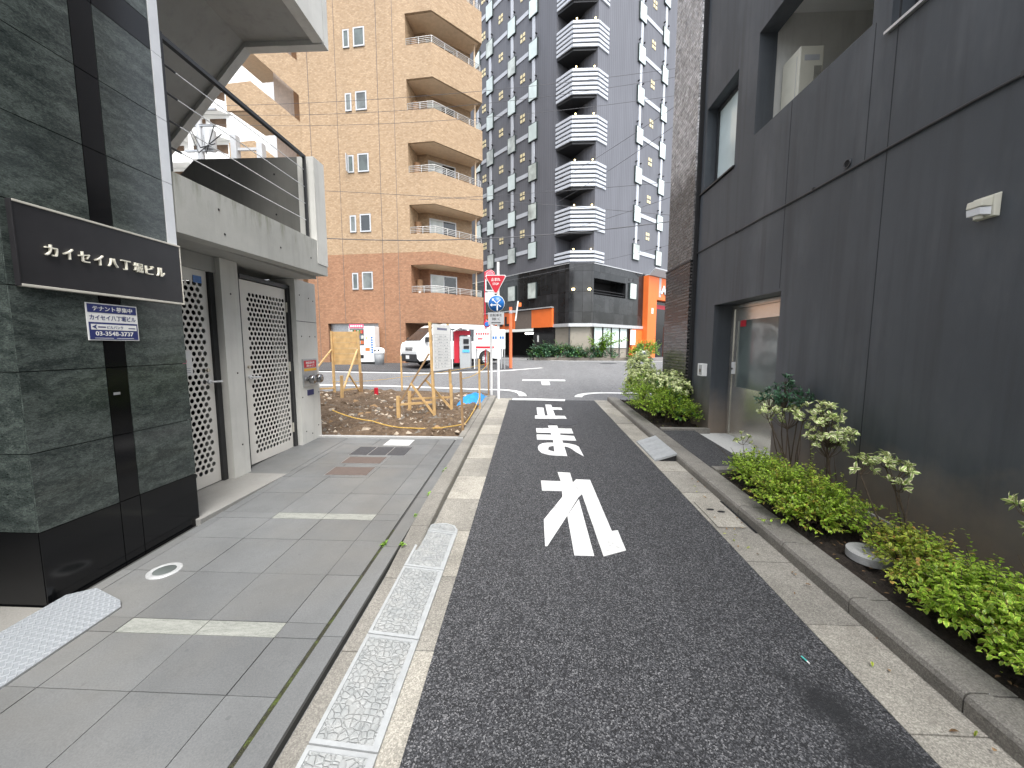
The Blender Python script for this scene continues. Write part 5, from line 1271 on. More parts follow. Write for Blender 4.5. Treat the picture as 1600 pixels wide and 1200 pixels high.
# outside stair at the far left end
for k in range(7):
    zo = 15.55 - 2.97 * 4 + 2.97 * k; S_ = lambda x, z, d=0: W_ + eu * ((x + 12.0) / eu.x) - en * d + Vector((0, 0, z))
    m = MB('brick_tan')
    pr = [(-16.3, zo), (-14.77, zo), (-12.0, zo - 2.28), (-12.0, zo - 3.95), (-14.77, zo - 1.45), (-16.3, zo - 1.35)]
    m.prism([S_(x, z, .05) for x, z in pr], -en * .16); m.use('stucco')
    m.prism([S_(x, z, .22) for x, z in ((-14.77, zo - 1.2), (-12.0, zo - 3.5), (-12, zo - 3.75), (-14.77, zo - 1.45))], -en * 1.2)
    m.prism([S_(x, z, .22) for x, z in ((-16.2, zo - 1.1), (-14.77, zo - 1.1), (-14.77, zo - 1.33), (-16.2, zo - 1.33))], -en * 2.4)
    m.build('stair_flight', ap)
m = MB('stucco_warm'); m.prism([S_(-13.4, .5, 1.5), S_(-12.0, .5, 1.5), S_(-12.0, .5, 2.6), S_(-13.4, .5, 2.6)], (0, 0, 21)); m.use('plaster_pink').prism([S_(-14.75, .5, 1.7), S_(-13.4, .5, 1.7), S_(-13.4, .5, 1.9), S_(-14.75, .5, 1.9)], (0, 0, 21)); m.build('stair_core', ap)

# ================================================================== TALL GREY BUILDING ON THE DIAGONAL
ho = thing('tall_grey_building', 'tall grey ribbed building with white window bands and orange entrances', 'building', (3.2, 24.6, .77))
b1 = R(-43.2); dl = Vector((math.sin(b1), math.cos(b1), 0)); b2 = R(46.6); dr = Vector((math.sin(b2), math.cos(b2), 0))
nl = Vector((-dl.y, dl.x, 0)); nl = nl if nl.y < 0 else -nl; nr = Vector((dr.y, -dr.x, 0)); nr = nr if nr.y < 0 else -nr
FL = Vector((2.46, 24.5, 0)); FR = Vector((3.95, 24.5, 0)); L0 = FL + dl * 1.24; HT = 32.0
V = lambda p, z: Vector((p.x, p.y, z))
body = [L0, L0 + dr * 1.5, FR + dl * 1.0, FR, FR + dr * 16, FR + dr * 16 + dl * 18, FL + dl * 19]
m = MB('cladding_grey'); m.prism([V(p, 6.72) for p in body], (0, 0, HT - 6.72))
lowb = [L0, FL, FR, FR + dr * 16, FR + dr * 16 + dl * 18, FL + dl * 19]
m.use('cladding_grey').prism([V(p, 6.72) for p in (L0, FL, FR, FR + dl * 1.0, L0 + dr * 1.5)], (0, 0, .6))
m.build('wall', ho)
m = MB('tile_glossy'); 
# upper storey block in black tile, with a real loggia cut into the right face
m.prism([V(p, 2.98) for p in (L0, FL, FR, FR + dr * .05, FR + dr * .05 + dl * 6, FL + dl * 19)], (0, 0, 3.735))
m.prism([V(p, 2.98) for p in (FR + dr * .05, FR + dr * 16, FR + dr * 16 + dl * 6, FR + dr * .05 + dl * 6)], (0, 0, 1.85))
m.prism([V(p, 5.84) for p in (FR + dr * .05, FR + dr * 16, FR + dr * 16 + dl * 6, FR + dr * .05 + dl * 6)], (0, 0, .875))
m.prism([V(p, 4.835) for p in (FR + dr * 3.55, FR + dr * 16, FR + dr * 16 + dl * 6, FR + dr * 3.55 + dl * 6)], (0, 0, 1.0))
m.use('dark_void').prism([V(p, 4.835) for p in (FR + dr * .06 + dl * 1.2, FR + dr * 3.54 + dl * 1.2, FR + dr * 3.54 + dl * 1.4, FR + dr * .06 + dl * 1.4)], (0, 0, 1.0))
m.build('black_tile_storey', ho)
m = MB('steel_dark'); 
for z in (4.95, 5.12): m.tube([V(FR + dr * .1 + dl * .06, z), V(FR + dr * 3.5 + dl * .06, z)], .02, 6)
m.build('loggia_rail', ho)
m = MB('silver_band')
for i, (p, q, n_) in enumerate(((FL + dl * 1.29, FL, nl), (FL, FR, Vector((0, -1, 0))), (FR, FR + dr * 5.8, nr))):
    m.prism([V(p + n_ * .06, 2.84), V(q + n_ * .06, 2.84), V(q - n_ * .2, 2.84), V(p - n_ * .2, 2.84)], (0, 0, .2 if i < 1 else .201 + .001 * i))
for (p, q, n_) in ((FL + dl * 13, FL, nl), (FR, FR + dr * 5.6, nr)): m.prism([V(p + n_ * .03, 6.70), V(q + n_ * .03, 6.70), V(q, 6.70), V(p, 6.70)], (0, 0, .05))
m.build('cornice_band', ho)
# ground storey
m = MB('beige_panel'); ins = .12
m.prism([V(L0 - nl * ins, .4), V(FL - nl * ins + Vector((.05, .1, 0)), .4), V(FR - nr * ins + Vector((-.05, .1, 0)), .4), V(FR + dr * 4.2 - nr * ins, .4), V(FR + dr * 4.2 - nr * 3, .4), V(L0 - nl * 3, .4)], (0, 0, 2.45)); m.build('ground_storey', ho)
m = MB('glass_pale')
for k in range(4): p = FR + dr * (.25 + k * .95); q = FR + dr * (.25 + k * .95 + .85); m.prism([V(p - nr * .1, 1.5), V(q - nr * .1, 1.5), V(q - nr * .1, 2.8), V(p - nr * .1, 2.8)], nr * .02)
m.build('shop_window', ho)
m = MB('steel_dark')
for k in range(5): p = FR + dr * (.2 + k * .95); m.prism([V(p - nr * .08, .5), V(p + dr * .05 - nr * .08, .5), V(p + dr * .05 - nr * .08, 2.84), V(p - nr * .08, 2.84)], nr * .05)
p, q = FL + Vector((.02, 0, 0)), FL + Vector((.1, 0, 0)); m.box((FL.x + .02, 24.52, .5), (FL.x + .09, 24.6, 2.84))
m.prism([V(FR + dr * 4.2 - nr * .2, .4), V(FR + dr * 5.8 - nr * .2, .4), V(FR + dr * 5.8 - nr * 3, .4), V(FR + dr * 4.2 - nr * 3, .4)], (0, 0, 2.44)); m.build('mullion', ho)
m = MB('black_panel'); m.prism([V(L0 + dl * .02, .4), V(L0 + dl * 1.95, .4), V(L0 + dl * 1.95 - nl * 4, .4), V(L0 + dl * .02 - nl * 4, .4)], (0, 0, 2.5)); m.build('dark_panel', ho)
m = MB('dark_void'); m.prism([V(L0 + dl * 1.95 - nl * 5, .4), V(L0 + dl * 17 - nl * 5, .4), V(L0 + dl * 17 - nl * 5.2, .4), V(L0 + dl * 1.95 - nl * 5.2, .4)], (0, 0, 2.5))
m.use('brown_room').prism([V(L0 + dl * 1.96 - nl * .3, .4), V(L0 + dl * 2.1 - nl * .3, .4), V(L0 + dl * 2.1 - nl * 5, .4), V(L0 + dl * 1.96 - nl * 5, .4)], (0, 0, 2.4)); m.build('garage', ho)
m = MB('tube_light'); m.prism([V(L0 + dl * 2.3 - nl * 1.2, 2.50), V(L0 + dl * 4.1 - nl * 1.2, 2.50), V(L0 + dl * 4.1 - nl * 1.35, 2.50), V(L0 + dl * 2.3 - nl * 1.35, 2.50)], (0, 0, .12)); m.build('tube_lamp', ho)
def lpan(name, mat, t0, t1, z0, z1, proud, par=ho, f0=None):
    m = MB(mat); p, q = FL + dl * t0, FL + dl * t1
    m.prism([V(q, z0), V(p, z0), V(p, z1), V(q, z1)], nl * proud); return m.build(name, par)
lpan('orange_panel', 'orange', 1.30, 3.22, 2.86, 4.06, .16)
lpan('brown_fascia', 'brown_panel', 3.24, 4.95, 2.82, 4.05, .14)
osn = lpan('orange_sign', 'orange', 4.97, 11.5, 2.84, 4.05, .2)
m = MB('ink_black'); t_ = 5.35
for i, ch in enumerate('LETOH'):
    p = FL + dl * (5.75 + i * .78) + nl * .2; write(m, ch, V(p, 3.42), -dl, (0, 0, 1), .50, .68, .04, .04)
m.build('sign_letters', osn)
m = MB('silver_band'); p, q = FL + dl * 1.3, FL + dl * 13; m.prism([V(q + nl * .25, 4.1), V(p + nl * .25, 4.1), V(p, 4.1), V(q, 4.1)], (0, 0, .07)); m.build('sign_ledge', ho)
for (t, z) in ((3.2, 1.9),): lpan('wall_sconce', 'paper_white', t - .55, t - .42, z, z + .45, .02)
# orange entrance portal on the right face
m = MB('orange'); 
m.prism([V(FR + dr * 5.8 + nr * .4, .5), V(FR + dr * 7.0 + nr * .4, .5), V(FR + dr * 7.0, .5), V(FR + dr * 5.8, .5)], (0, 0, 6.1))
m.prism([V(FR + dr * 7.0 + nr * .4, 5.0), V(FR + dr * 14 + nr * .4, 5.0), V(FR + dr * 14, 5.0), V(FR + dr * 7.0, 5.0)], (0, 0, 1.6))
m.prism([V(FR + dr * 4.5 + nr * .0, .9), V(FR + dr * 5.8 + nr * .0, .9), V(FR + dr * 5.8 - nr * .2, .9), V(FR + dr * 4.5 - nr * .2, .9)], (0, 0, 1.93))
m.prism([V(FR + dr * 9.3 + nr * .3, .5), V(FR + dr * 10 + nr * .3, .5), V(FR + dr * 10, .5), V(FR + dr * 9.3, .5)], (0, 0, 2.6))
po = m.build('orange_portal', ho)
m = MB('red_panel'); m.prism([V(FR + dr * 7.0 + nr * .02, 4.2), V(FR + dr * 14 + nr * .02, 4.2), V(FR + dr * 14, 4.2), V(FR + dr * 7, 4.2)], (0, 0, .5)); m.build('red_band', po)
m = MB('black_panel'); m.prism([V(FR + dr * 7.0 + nr * .03, .5), V(FR + dr * 9.3 + nr * .03, .5), V(FR + dr * 9.3, .5), V(FR + dr * 7, .5)], (0, 0, 2.6)); m.prism([V(FR + dr * 7.0 + nr * .05, 3.2), V(FR + dr * 14 + nr * .05, 3.2), V(FR + dr * 14, 3.2), V(FR + dr * 7, 3.2)], (0, 0, 1.2)); m.build('entrance_glass', po)
m = MB('grey_sign'); m.prism([V(FR + dr * 7.25 + nr * .402, 5.2), V(FR + dr * 7.55 + nr * .402, 5.2), V(FR + dr * 7.55 + nr * .402, 6.6), V(FR + dr * 7.25 + nr * .402, 6.6)], nr * .01); m.build('grey_stripe', po)
m = MB('paper_white'); write(m, 'APA', V(FR + dr * 8.45 + nr * .42, 5.75), dr, (0, 0, 1), 1.9, .62, .06, .03, .12); m.build('sign_letters', po)
m = MB('ink_black'); write(m, 'APA', V(FR + dr * 8.39 + nr * .405, 5.72), dr, (0, 0, 1), 1.9, .62, .012, .03, .12); m.build('letter_backing', po)
m = MB('paper_white'); m.prism([V(FR + dr * 6.3 + nr * .402, 3.95), V(FR + dr * 6.55 + nr * .402, 3.95), V(FR + dr * 6.55 + nr * .402, 4.35), V(FR + dr * 6.3 + nr * .402, 4.35)], nr * .01); m.build('white_emblem', po)
m = MB('brass'); m.cyl(V(FR + dr * 5.3 + nr * .01, 1.5), nr, .12, .02, 14); m.build('brass_emblem', po)
m = MB('silver_band'); m.prism([V(FR + dr * 5.75 + nr * .5, 6.62), V(FR + dr * 14 + nr * .5, 6.62), V(FR + dr * 14 + nr * .9, 7.0), V(FR + dr * 5.75 + nr * .9, 7.0)], (0, 0, .08)); m.use('glass_pale').prism([V(FR + dr * 5.8 + nr * .1, 6.62), V(FR + dr * 14 + nr * .1, 6.62), V(FR + dr * 14 + nr * .5, 6.64), V(FR + dr * 5.8 + nr * .5, 6.64)], (0, 0, .04)); m.build('canopy', po)
boxo('entrance_poster', 'paper_white', (0, 0, 0), (.01, .01, .01), ho) if False else None
m = MB('paper_white'); m.prism([V(FR + dr * 4.25 + nr * .02, 1.7), V(FR + dr * 4.9 + nr * .02, 1.7), V(FR + dr * 4.9 + nr * .02, 2.75), V(FR + dr * 4.25 + nr * .02, 2.75)], nr * .02); m.build('white_poster', ho)
# corner balconies with white louvres
HP = 2.6
for k in range(9):
    z0 = 8.62 + HP * (k - 1); n_s = 6; zl = z0
    m = MB('steel_dark')
    first = (k == 0)
    if first: zl = 6.95
    for (p, q, n_) in ((L0, FL, nl), (FL, FR, Vector((0, -1, 0)))):
        m.prism([V(p, zl), V(q, zl), V(q - n_ * .06, zl), V(p - n_ * .06, zl)], (0, 0, z0 + 1.5 - zl))
    m.prism([V(p, z0 - .12) for p in (L0 + dl * -.02, FL + Vector((.05, .06, 0)), FR + Vector((-.05, .06, 0)), FR + dl * .98, L0 + dr * 1.48)], (0, 0, .12))
    m.use('louvre_white')
    for j in range(n_s):
        za = z0 + .02 + j * .252; zb = za + .145
        if first and j < 3: continue
        ex = .0
        for i_, (p, q, n_) in enumerate(((L0, FL, nl), (FL, FR, Vector((0, -1, 0))), (FR, FR + dr * .98, nr))):
            m.prism([V(p + n_ * .012, za), V(q + n_ * .012, za), V(q + n_ * .06, za + .02), V(p + n_ * .06, za + .02)], (0, 0, zb - za))
    bl_ = m.build('balcony', ho)
    m = MB('steel_dark'); m.prism([V(L0 + dr * 1.42 + dl * .3, z0), V(FR + dl * 1.08, z0), V(FR + dl * 1.1 + dr * .05, z0), V(L0 + dr * 1.5 + dl * .3, z0)], (0, 0, 2.4)) if False else None
    for x in (FL.x + .22, FR.x - .2):
        m = MB('lamp_warm'); m.cyl((x, 24.43, z0 + 1.5), (0, 0, 1), .04, .05, 8); m.build('lamp', bl_)
for x in (FL.x + .25, FR.x - .25):
    m = MB('lamp_warm'); m.cyl((x, 24.42, 5.08), (0, 0, 1), .09, .1, 10); m.build('wall_light', ho)
# windows, white bands, cream tile accents
def fbox(mb, base, du, n_, t0, t1, z0, z1, d0, d1):
    p, q = base + du * t0, base + du * t1
    mb.prism([V(p + n_ * d0, z0), V(q + n_ * d0, z0), V(q + n_ * d0, z1), V(p + n_ * d0, z1)], n_ * (d1 - d0))
colsL = [3.28, 5.42, 7.90, 9.5]; colsR = [4.57, 7.60]
rows_ = [8.08 + 2.52 * k for k in range(9)]
rw = random.Random(12); 
for (base, du, n_, cs) in ((FL, dl, nl, colsL), (FR, dr, nr, colsR)):
    for ci, t in enumerate(cs):
        for ri, z in enumerate([5.4] + rows_):
            if z < 6 and (base is FR): 
                if ci: continue
                t_ = 4.35
            else: t_ = t
            m = MB('steel_teal'); fbox(m, base, du, n_, t_ - .41, t_ + .41, z - .56, z + .53, .0, .10); wn_ = m.build('window', ho)
            m = MB('glass_curtain' if (z < 9 and rw.random() < .6) or rw.random() < .15 else 'glass_pale'); fbox(m, base, du, n_, t_ - .37, t_ + .37, z - .52, z + .49, .1, .106); m.build('pane', wn_)
            if z > 6:
                for sg_ in (-.26, .26):
                    m = MB('steel_dark'); q = base + du * (t_ + sg_); m.cyl(V(q, z + .82), n_, .05, .12, 8); m.build('vent_cap', wn_)
        for za, zb in zip(rows_, rows_[1:]):
            tr = MB('louvre_white'); fbox(tr, base, du, n_, t - .12, t + .12, za + .56, zb - .60, .0, .05); tr.build('white_pipe', ho)
    for c0, c1 in zip(cs, cs[1:]):
        for z in rows_:
            tr = MB('louvre_white'); fbox(tr, base, du, n_, c0 + .44, c1 - .44, z - .11, z + .15, .0, .04); tr.build('white_band', ho); ac_ = MB('accent_cream')
            mid = (c0 + c1) / 2; zz = z + 1.3
            for a in (-.13, .13):
                for b_ in (-.15, .15): fbox(ac_, base, du, n_, mid + a - .085, mid + a + .085, zz + b_ - .1, zz + b_ + .1, .0, .03)
            ac_.build('cream_accent', ho)
m = MB('steel_dark'); 
for t in (5.0, 5.5): m.cyl(V(FR + dr * (3.95 + (t - 5)) + nr * .0, 6.15), nr, .09, .02, 12)
m.build('vent_disc', ho)
# planting in front of it
pk = MB('stone_dark'); pk.prism([(.3, 23.55, .6), (5.6, 23.5, .6), (7.2, 24.9, .6), (6.9, 25.3, .6), (5.4, 23.95, .6), (.2, 23.95, .6)], (0, 0, .32)); pk.build('planter_kerb', label='low dark kerb round the planting before the grey building', cat='planter')
bs = thing('banner_stand', 'brown menu stand beside the orange entrance', 'stand', (7.2, 25.6, .77))
m = MB('wood_old'); m.beam((7.05, 25.6, .77), (7.1, 25.75, 1.7), .05); m.beam((7.45, 25.6, .77), (7.4, 25.75, 1.7), .05); m.build('leg', bs); m = MB('brown_panel'); m.box((7.02, 25.55, 1.0), (7.48, 25.6, 1.75)); m.build('board', bs)

# ================================================================== FAR WHITE BLOCK, POLE, WIRES
fb = thing('white_apartment_block', 'bright white apartment block with balcony bands far behind the stair', 'building', (-36, 48, .8))
m = MB('white_building'); m.box((-60, 48, 0), (-31.5, 60, 38)); m.build('wall', fb)
for k in range(12):
    z = 2.5 + 3.0 * k
    m = MB('white_building'); m.prism([(-60, 46.6, z), (-37.5, 46.6, z), (-36.2, 47.99, z), (-60, 47.99, z)], (0, 0, 1.25)); m.build('balcony', fb)
    for x in (-44.5, -41.5, -38.9): 
        m = MB('brown_room'); m.box((x, 47.95, z + 1.25), (x + 2.0, 47.999, z + 2.55)); m.build('window', fb)
for x in (-43.2, -40.4):
    m = MB('white_building'); m.box((x, 46.3, 0), (x + .35, 46.6, 36)); m.build('column', fb)
up = thing('utility_pole', 'grey utility pole with transformer seen between railing and stair', 'utility pole', (-15.3, 18.2, .6))
m = MB('grey_sign'); m.tube([(-15.3, 18.2, 0), (-15.3, 18.2, 13.0)], [.18, .12], 14); m.build('pole', up)
for (z, w_) in ((12.4, .9), (11.7, .8), (10.6, .7)):
    m = MB('galvanised'); m.box((-15.3 - w_, 18.1, z), (-15.3 + w_, 18.2, z + .08)); m.build('crossarm', up)
m = MB('grey_sign'); m.cyl((-14.85, 18.2, 10.7), (0, 0, 1), .26, .85, 14); m.build('transformer', up)
for x in (-16.0, -15.6, -14.9, -14.6):
    m = MB('paper_white'); m.lathe((x, 18.15, 12.48), [(.05, 0), (.06, .05), (.04, .1), (.05, .16), (0, .2)], 10); m.build('insulator', up)
m = MB('steel_dark'); rnd = random.Random(3)
for k in range(3): m.tube([(-15.3 + rnd.uniform(-.5, .5), 18.0, 10.9 + rnd.uniform(0, 1.2)), (-15.0 + rnd.uniform(-.4, .5), 17.9, 10.3 + rnd.uniform(0, .6)), (-14.6 + rnd.uniform(-.4, .5), 18.0, 10.8 + rnd.uniform(0, 1.0))], .025, 6)
m.build('cable_loop', up)
up2 = thing('steel_frame_post', 'pair of grey steel posts joined by a bar near the utility pole', 'post', (-13.6, 19.4, .6))
for x in (-14.5, -13.2):
    m = MB('grey_sign'); m.box((x - .14, 19.2, .6), (x + .14, 19.5, 11.9 if x < -14 else 11.5)); m.build('post', up2)
m = MB('grey_sign'); m.box((-14.36, 19.3, 11.2), (-13.34, 19.4, 11.32)); m.build('bar', up2)
def wire(a, b_, sag, lab, r=.008):
    a, b_ = Vector(a), Vector(b_); P_ = []
    for i in range(25):
        t = i / 24; q = a.lerp(b_, t); q.z -= 4 * sag * t * (1 - t); P_.append(q)
    m = MB('wire'); m.tube(P_, r, 5, smooth=True); m.build('overhead_wire', label=lab, cat='wire', group='overhead wires across the junction', at=tuple(a))
def wp_(px, py, y):                          # point on the wire plane given where the photograph shows it
    dx = (px - 827) / 600.0; return (dx * y * 1.0, y, 1.65 + (540 - py) / 600.0 * y)
Yw = 17.0
wire(wp_(320, 178, 18.1), wp_(1075, 142, Yw), .35, 'topmost of the overhead wires crossing the tan block')
wire(wp_(320, 190, 18.1), wp_(1075, 152, Yw), .55, 'second overhead wire from the top across the tan block')
wire(wp_(320, 204, 18.1), wp_(1075, 178, Yw), .5, 'third overhead wire from the top across the tan block')
wire(wp_(430, 300, 15.5), wp_(1075, 352, 12.5), -.1, 'faint overhead wire crossing the middle of the tan block')
wire(wp_(470, 372, 13.5), wp_(1090, 350, 12.0), .35, 'thick sagging overhead cable at the colour change of the tan block', .015)
wire(wp_(660, 320, 16.5), wp_(1085, 298, 12.5), .05, 'overhead wire just under the tiled tower top end, middle height of the grey building')
wire(wp_(862, 372, 22), wp_(1085, 305, 12.5), .1, 'lowest steep overhead wire before the grey building right side')
wire(wp_(862, 300, 22), wp_(1085, 165, 12.5), .1, 'upper steep overhead wire fanning to the tiled tower')
wire(wp_(862, 330, 22), wp_(1085, 190, 12.5), .12, 'lower steep overhead wire fanning to the tiled tower')
wire(wp_(740, 450, 22), wp_(1060, 385, 18), .1, 'overhead wire low over the black tile storey')
# ================================================================== PLANTS
def leaf(mb, p, d, up, L, W, fold=.25, curl=.2):
    """one folded leaf: base p, direction d, 4 faces"""
    d = d.normalized(); s_ = d.cross(up)
    if s_.length < .05: s_ = d.cross(Vector((1, .3, 0)))
    s_.normalize(); n_ = s_.cross(d)
    mid = p + d * (L * .5) + n_ * (L * .04); tip = p + d * L - n_ * (L * curl)
    q1, q2 = p + d * (L * .3) + s_ * (W * .42) + n_ * (W * fold), p + d * (L * .3) - s_ * (W * .42) + n_ * (W * fold)
    r1, r2 = p + d * (L * .68) + s_ * (W * .42) + n_ * (W * fold * .8) - n_ * (L * curl * .3), p + d * (L * .68) - s_ * (W * .42) + n_ * (W * fold * .8) - n_ * (L * curl * .3)
    i = len(mb.v); mb.v += [p, q1, r1, tip, r2, q2, mid]
    for f, uv in (((0, 1, 2, 3, 6), ((0, 0), (1, .3), (1, .7), (0, 1), (0, .5))), ((0, 6, 3, 4, 5), ((0, 0), (0, .5), (0, 1), (-1, .7), (-1, .3)))):
        mb.f.append(tuple(i + a for a in f)); mb.mi.append(mb.cur); mb.sm.append(False); mb.uv += list(uv)
def rdir(r, zmin=-1):
    while True:
        v = Vector((r.uniform(-1, 1), r.uniform(-1, 1), r.uniform(-1, 1)))
        if .05 < v.length < 1 and v.z / v.length > zmin: return v.normalized()
def mound(name, label, cat, blobs, nleaf, L, W, mat, seed, group=None, twigs=40, base=None, warm=None, z_min=-.15):
    """low spreading shrub: sprays of small leaves along short shoots over several lobes; blobs = (x, y, z, rx, ry, rz)"""
    r = random.Random(seed); b0 = base or (blobs[0][0], blobs[0][1], gz(blobs[0][1]) + .07)
    t = thing(name, label, cat, b0, 0, group); m = MB(mat); st = MB('bark')
    wts = [b[3] * b[4] + b[3] * b[5] for b in blobs]
    n = 0
    while n < nleaf:
        b = r.choices(blobs, wts)[0]; v = rdir(r, z_min); rad = .72 + .34 * r.random() ** .8
        if r.random() < .25: rad *= r.uniform(.5, .95)
        c = Vector((b[0] + v.x * b[3] * rad, b[1] + v.y * b[4] * rad, b[2] + v.z * b[5] * rad))
        ax = (v * .8 + Vector((r.uniform(-.5, .5), r.uniform(-.5, .5), r.uniform(-.1, .7)))).normalized()
        ln = r.uniform(.05, .13) * (L / .034); k = r.randint(6, 10)
        if r.random() < .06: ln *= 1.8; k += 4
        m.use(warm if (warm and r.random() < .22) else mat)
        if r.random() < .3: st.tube([c - ax * .02, c + ax * ln], .0014 * (L / .034), 4, cap=False)
        for q in range(k):
            f = q / k; p = c + ax * ln * f
            side = rdir(r); side = (side - ax * side.dot(ax)); side = side.normalized() if side.length > .01 else Vector((0, 0, 1))
            d = (ax * .6 + side).normalized(); d.z *= .7
            leaf(m, p, d, Vector((0, 0, 1)), L * r.uniform(.65, 1.25) * (1.1 - .4 * f), W * r.uniform(.7, 1.2), .2, r.uniform(.0, .3)); n += 1
    for k in range(twigs):
        b = r.choice(blobs); v = rdir(r, -.1); a = Vector((b[0] + r.uniform(-.3, .3) * b[3], b[1] + r.uniform(-.3, .3) * b[4], gz(b[1]) + .05))
        e = Vector((b[0] + v.x * b[3] * .85, b[1] + v.y * b[4] * .85, b[2] + v.z * b[5] * .85)); md = a.lerp(e, .5) + Vector((0, 0, .04))
        st.tube([a, md, e], [.004, .003, .0015], 5, cap=False)
    m.build('leaves', t); st.build('stems', t); return t
def whorled(name, label, heads, seed, mat='leaf_cream', base=(0, 0), L=.060, W=.027, group='variegated evergreen shrubs in the planting strips', lean=0, extra_twigs=0, cat='shrub', stem_r=.007):
    """slender variegated shrub: bare stems carrying whorls of leaves; heads = (x, y, z, r, whorls)"""
    r = random.Random(seed); z0 = gz(base[1]) + .05; t = thing(name, label, cat, (base[0], base[1], z0), 0, group); m = MB(mat); st = MB('bark')
    for (hx, hy, hz, hr, nw) in heads:
        hub = Vector((hx, hy, hz - hr * .9)); b0 = Vector((base[0] + r.uniform(-.03, .03), base[1] + r.uniform(-.03, .03), z0))
        md = b0.lerp(hub, .5) + Vector((r.uniform(-.03, .03), r.uniform(-.03, .03), .02))
        st.tube([b0, b0.lerp(md, .5) + Vector((r.uniform(-.01, .01), 0, 0)), md, hub], [stem_r, stem_r * .9, stem_r * .8, stem_r * .6], 7, cap=False)
        for k in range(nw):
            v = rdir(r, -.55); rad = hr * (.55 + .5 * r.random()); c = Vector((hx + v.x * rad, hy + v.y * rad, hz + v.z * rad * .85))
            st.tube([hub, hub.lerp(c, .6) + Vector((0, 0, -.015)), c], [stem_r * .5, stem_r * .35, .002], 5, cap=False)
            ax = (v * .9 + Vector((r.uniform(-.4, .4), r.uniform(-.4, .4), .6))).normalized(); nlf = r.randint(6, 10)
            for q in range(nlf):
                side = rdir(r); side = side - ax * side.dot(ax)
                if side.length < .05: continue
                side.normalize(); el = r.uniform(.1, 1.6); d = side + ax * el
                leaf(m, c + ax * r.uniform(-.018, .008), d, ax, L * r.uniform(.7, 1.15) * (1 - .15 * max(0, el)), W * r.uniform(.85, 1.15), .18, r.uniform(.0, .22))
    for k in range(extra_twigs):
        a = Vector((base[0], base[1], z0)); h = heads[0]; e = Vector((h[0] + r.uniform(-.25, .25), h[1] + r.uniform(-.25, .25), h[2] - r.uniform(.05, .3)))
        md = a.lerp(e, .6) + Vector((r.uniform(-.06, .06), r.uniform(-.06, .06), .0)); st.tube([a, md, e], [.005, .004, .0015], 5, cap=False)
    m.build('leaves', t); st.build('stems', t); return t

G1 = 'low green shrubs in the strip along the charcoal wall'
def bl(x, y, rx, ry, h): return (x, y, gz(y) + .08 + h * .46, rx, ry, h * .66)
mound('low_shrub', 'low yellow-green shrub nearest the entrance paving', 'shrub', [bl(2.36, 4.0, .20, .24, .25), bl(2.33, 3.72, .20, .22, .25)], 3800, .036, .019, 'leaf_abelia', 41, G1)
mound('low_shrub', 'large dense yellow-green shrub beneath the slender tree with one round head', 'shrub', [bl(2.31, 3.32, .25, .26, .32), bl(2.36, 3.06, .24, .24, .28), bl(2.22, 3.08, .16, .24, .22)], 6400, .036, .019, 'leaf_abelia', 42, G1, warm='leaf_abelia_warm')
mound('low_shrub', 'low reddish-tipped shrub overhanging the round concrete lid', 'shrub', [bl(2.52, 2.58, .13, .14, .20), bl(2.46, 2.38, .15, .17, .2), bl(2.36, 2.18, .15, .16, .18)], 3000, .036, .019, 'leaf_abelia_warm', 43, G1, warm='leaf_abelia')
mound('low_shrub', 'big low green shrub spilling over the kerb at the bottom right corner', 'shrub', [bl(2.32, 1.88, .23, .24, .26), bl(2.42, 2.0, .20, .22, .25), bl(2.36, 1.55, .24, .28, .27), bl(2.46, 1.65, .2, .26, .27), bl(2.38, 1.12, .25, .28, .28)], 9000, .038, .020, 'leaf_abelia', 44, G1)
V1 = whorled('variegated_shrub', 'variegated shrub with cream leaves on two thin stems in front of the entrance door', [(2.62, 3.95, .93, .14, 16), (2.44, 3.98, .98, .09, 8), (2.70, 3.86, .99, .10, 9)], 51, base=(2.62, 3.82), extra_twigs=3)
whorled('dark_leaved_shrub', 'dark green narrow-leaved shrub rising behind the cream-leaved one at the entrance', [(2.66, 4.08, 1.13, .17, 34), (2.52, 4.1, 1.10, .13, 18), (2.66, 4.1, 1.30, .05, 5), (2.72, 3.95, 1.12, .10, 12)], 52, 'leaf_deep', base=(2.68, 4.0), L=.068, W=.015, group=None)
whorled('variegated_shrub', 'small thin variegated shrub at the edge of the entrance paving', [(2.30, 4.15, .66, .08, 7), (2.36, 4.02, .52, .06, 3)], 53, base=(2.34, 4.05), L=.042, stem_r=.004, extra_twigs=3)
whorled('variegated_shrub', 'variegated shrub with one full round cream head in the middle of the strip', [(2.62, 3.42, .92, .18, 36), (2.62, 3.45, 1.05, .13, 20), (2.60, 3.38, .79, .13, 16)], 54, base=(2.67, 3.42), extra_twigs=4)
whorled('variegated_shrub', 'variegated shrub with two separate cream heads and bent bare twigs above the concrete lid', [(2.44, 2.86, .78, .08, 9), (2.56, 2.80, .83, .06, 5), (2.53, 2.70, .80, .085, 9), (2.55, 2.68, .69, .055, 5)], 55, base=(2.64, 2.66), extra_twigs=5)
whorled('variegated_shrub', 'variegated shrub cut by the right edge of the photo', [(2.56, 2.0, .83, .075, 8), (2.60, 1.98, .70, .055, 6), (2.62, 1.96, .60, .04, 4), (2.66, 1.9, .85, .08, 7)], 56, base=(2.68, 1.92), extra_twigs=2)
G2 = 'shrubs in the strip beside the tiled tower'
mound('low_shrub', 'dense fresh green shrub in front of the tiled tower, on the kerb side', 'shrub', [bl(2.32, 7.9, .30, .55, .62), bl(2.25, 7.1, .30, .5, .50), bl(2.5, 8.5, .34, .42, .7)], 7500, .042, .022, 'leaf_abelia', 61, G2)
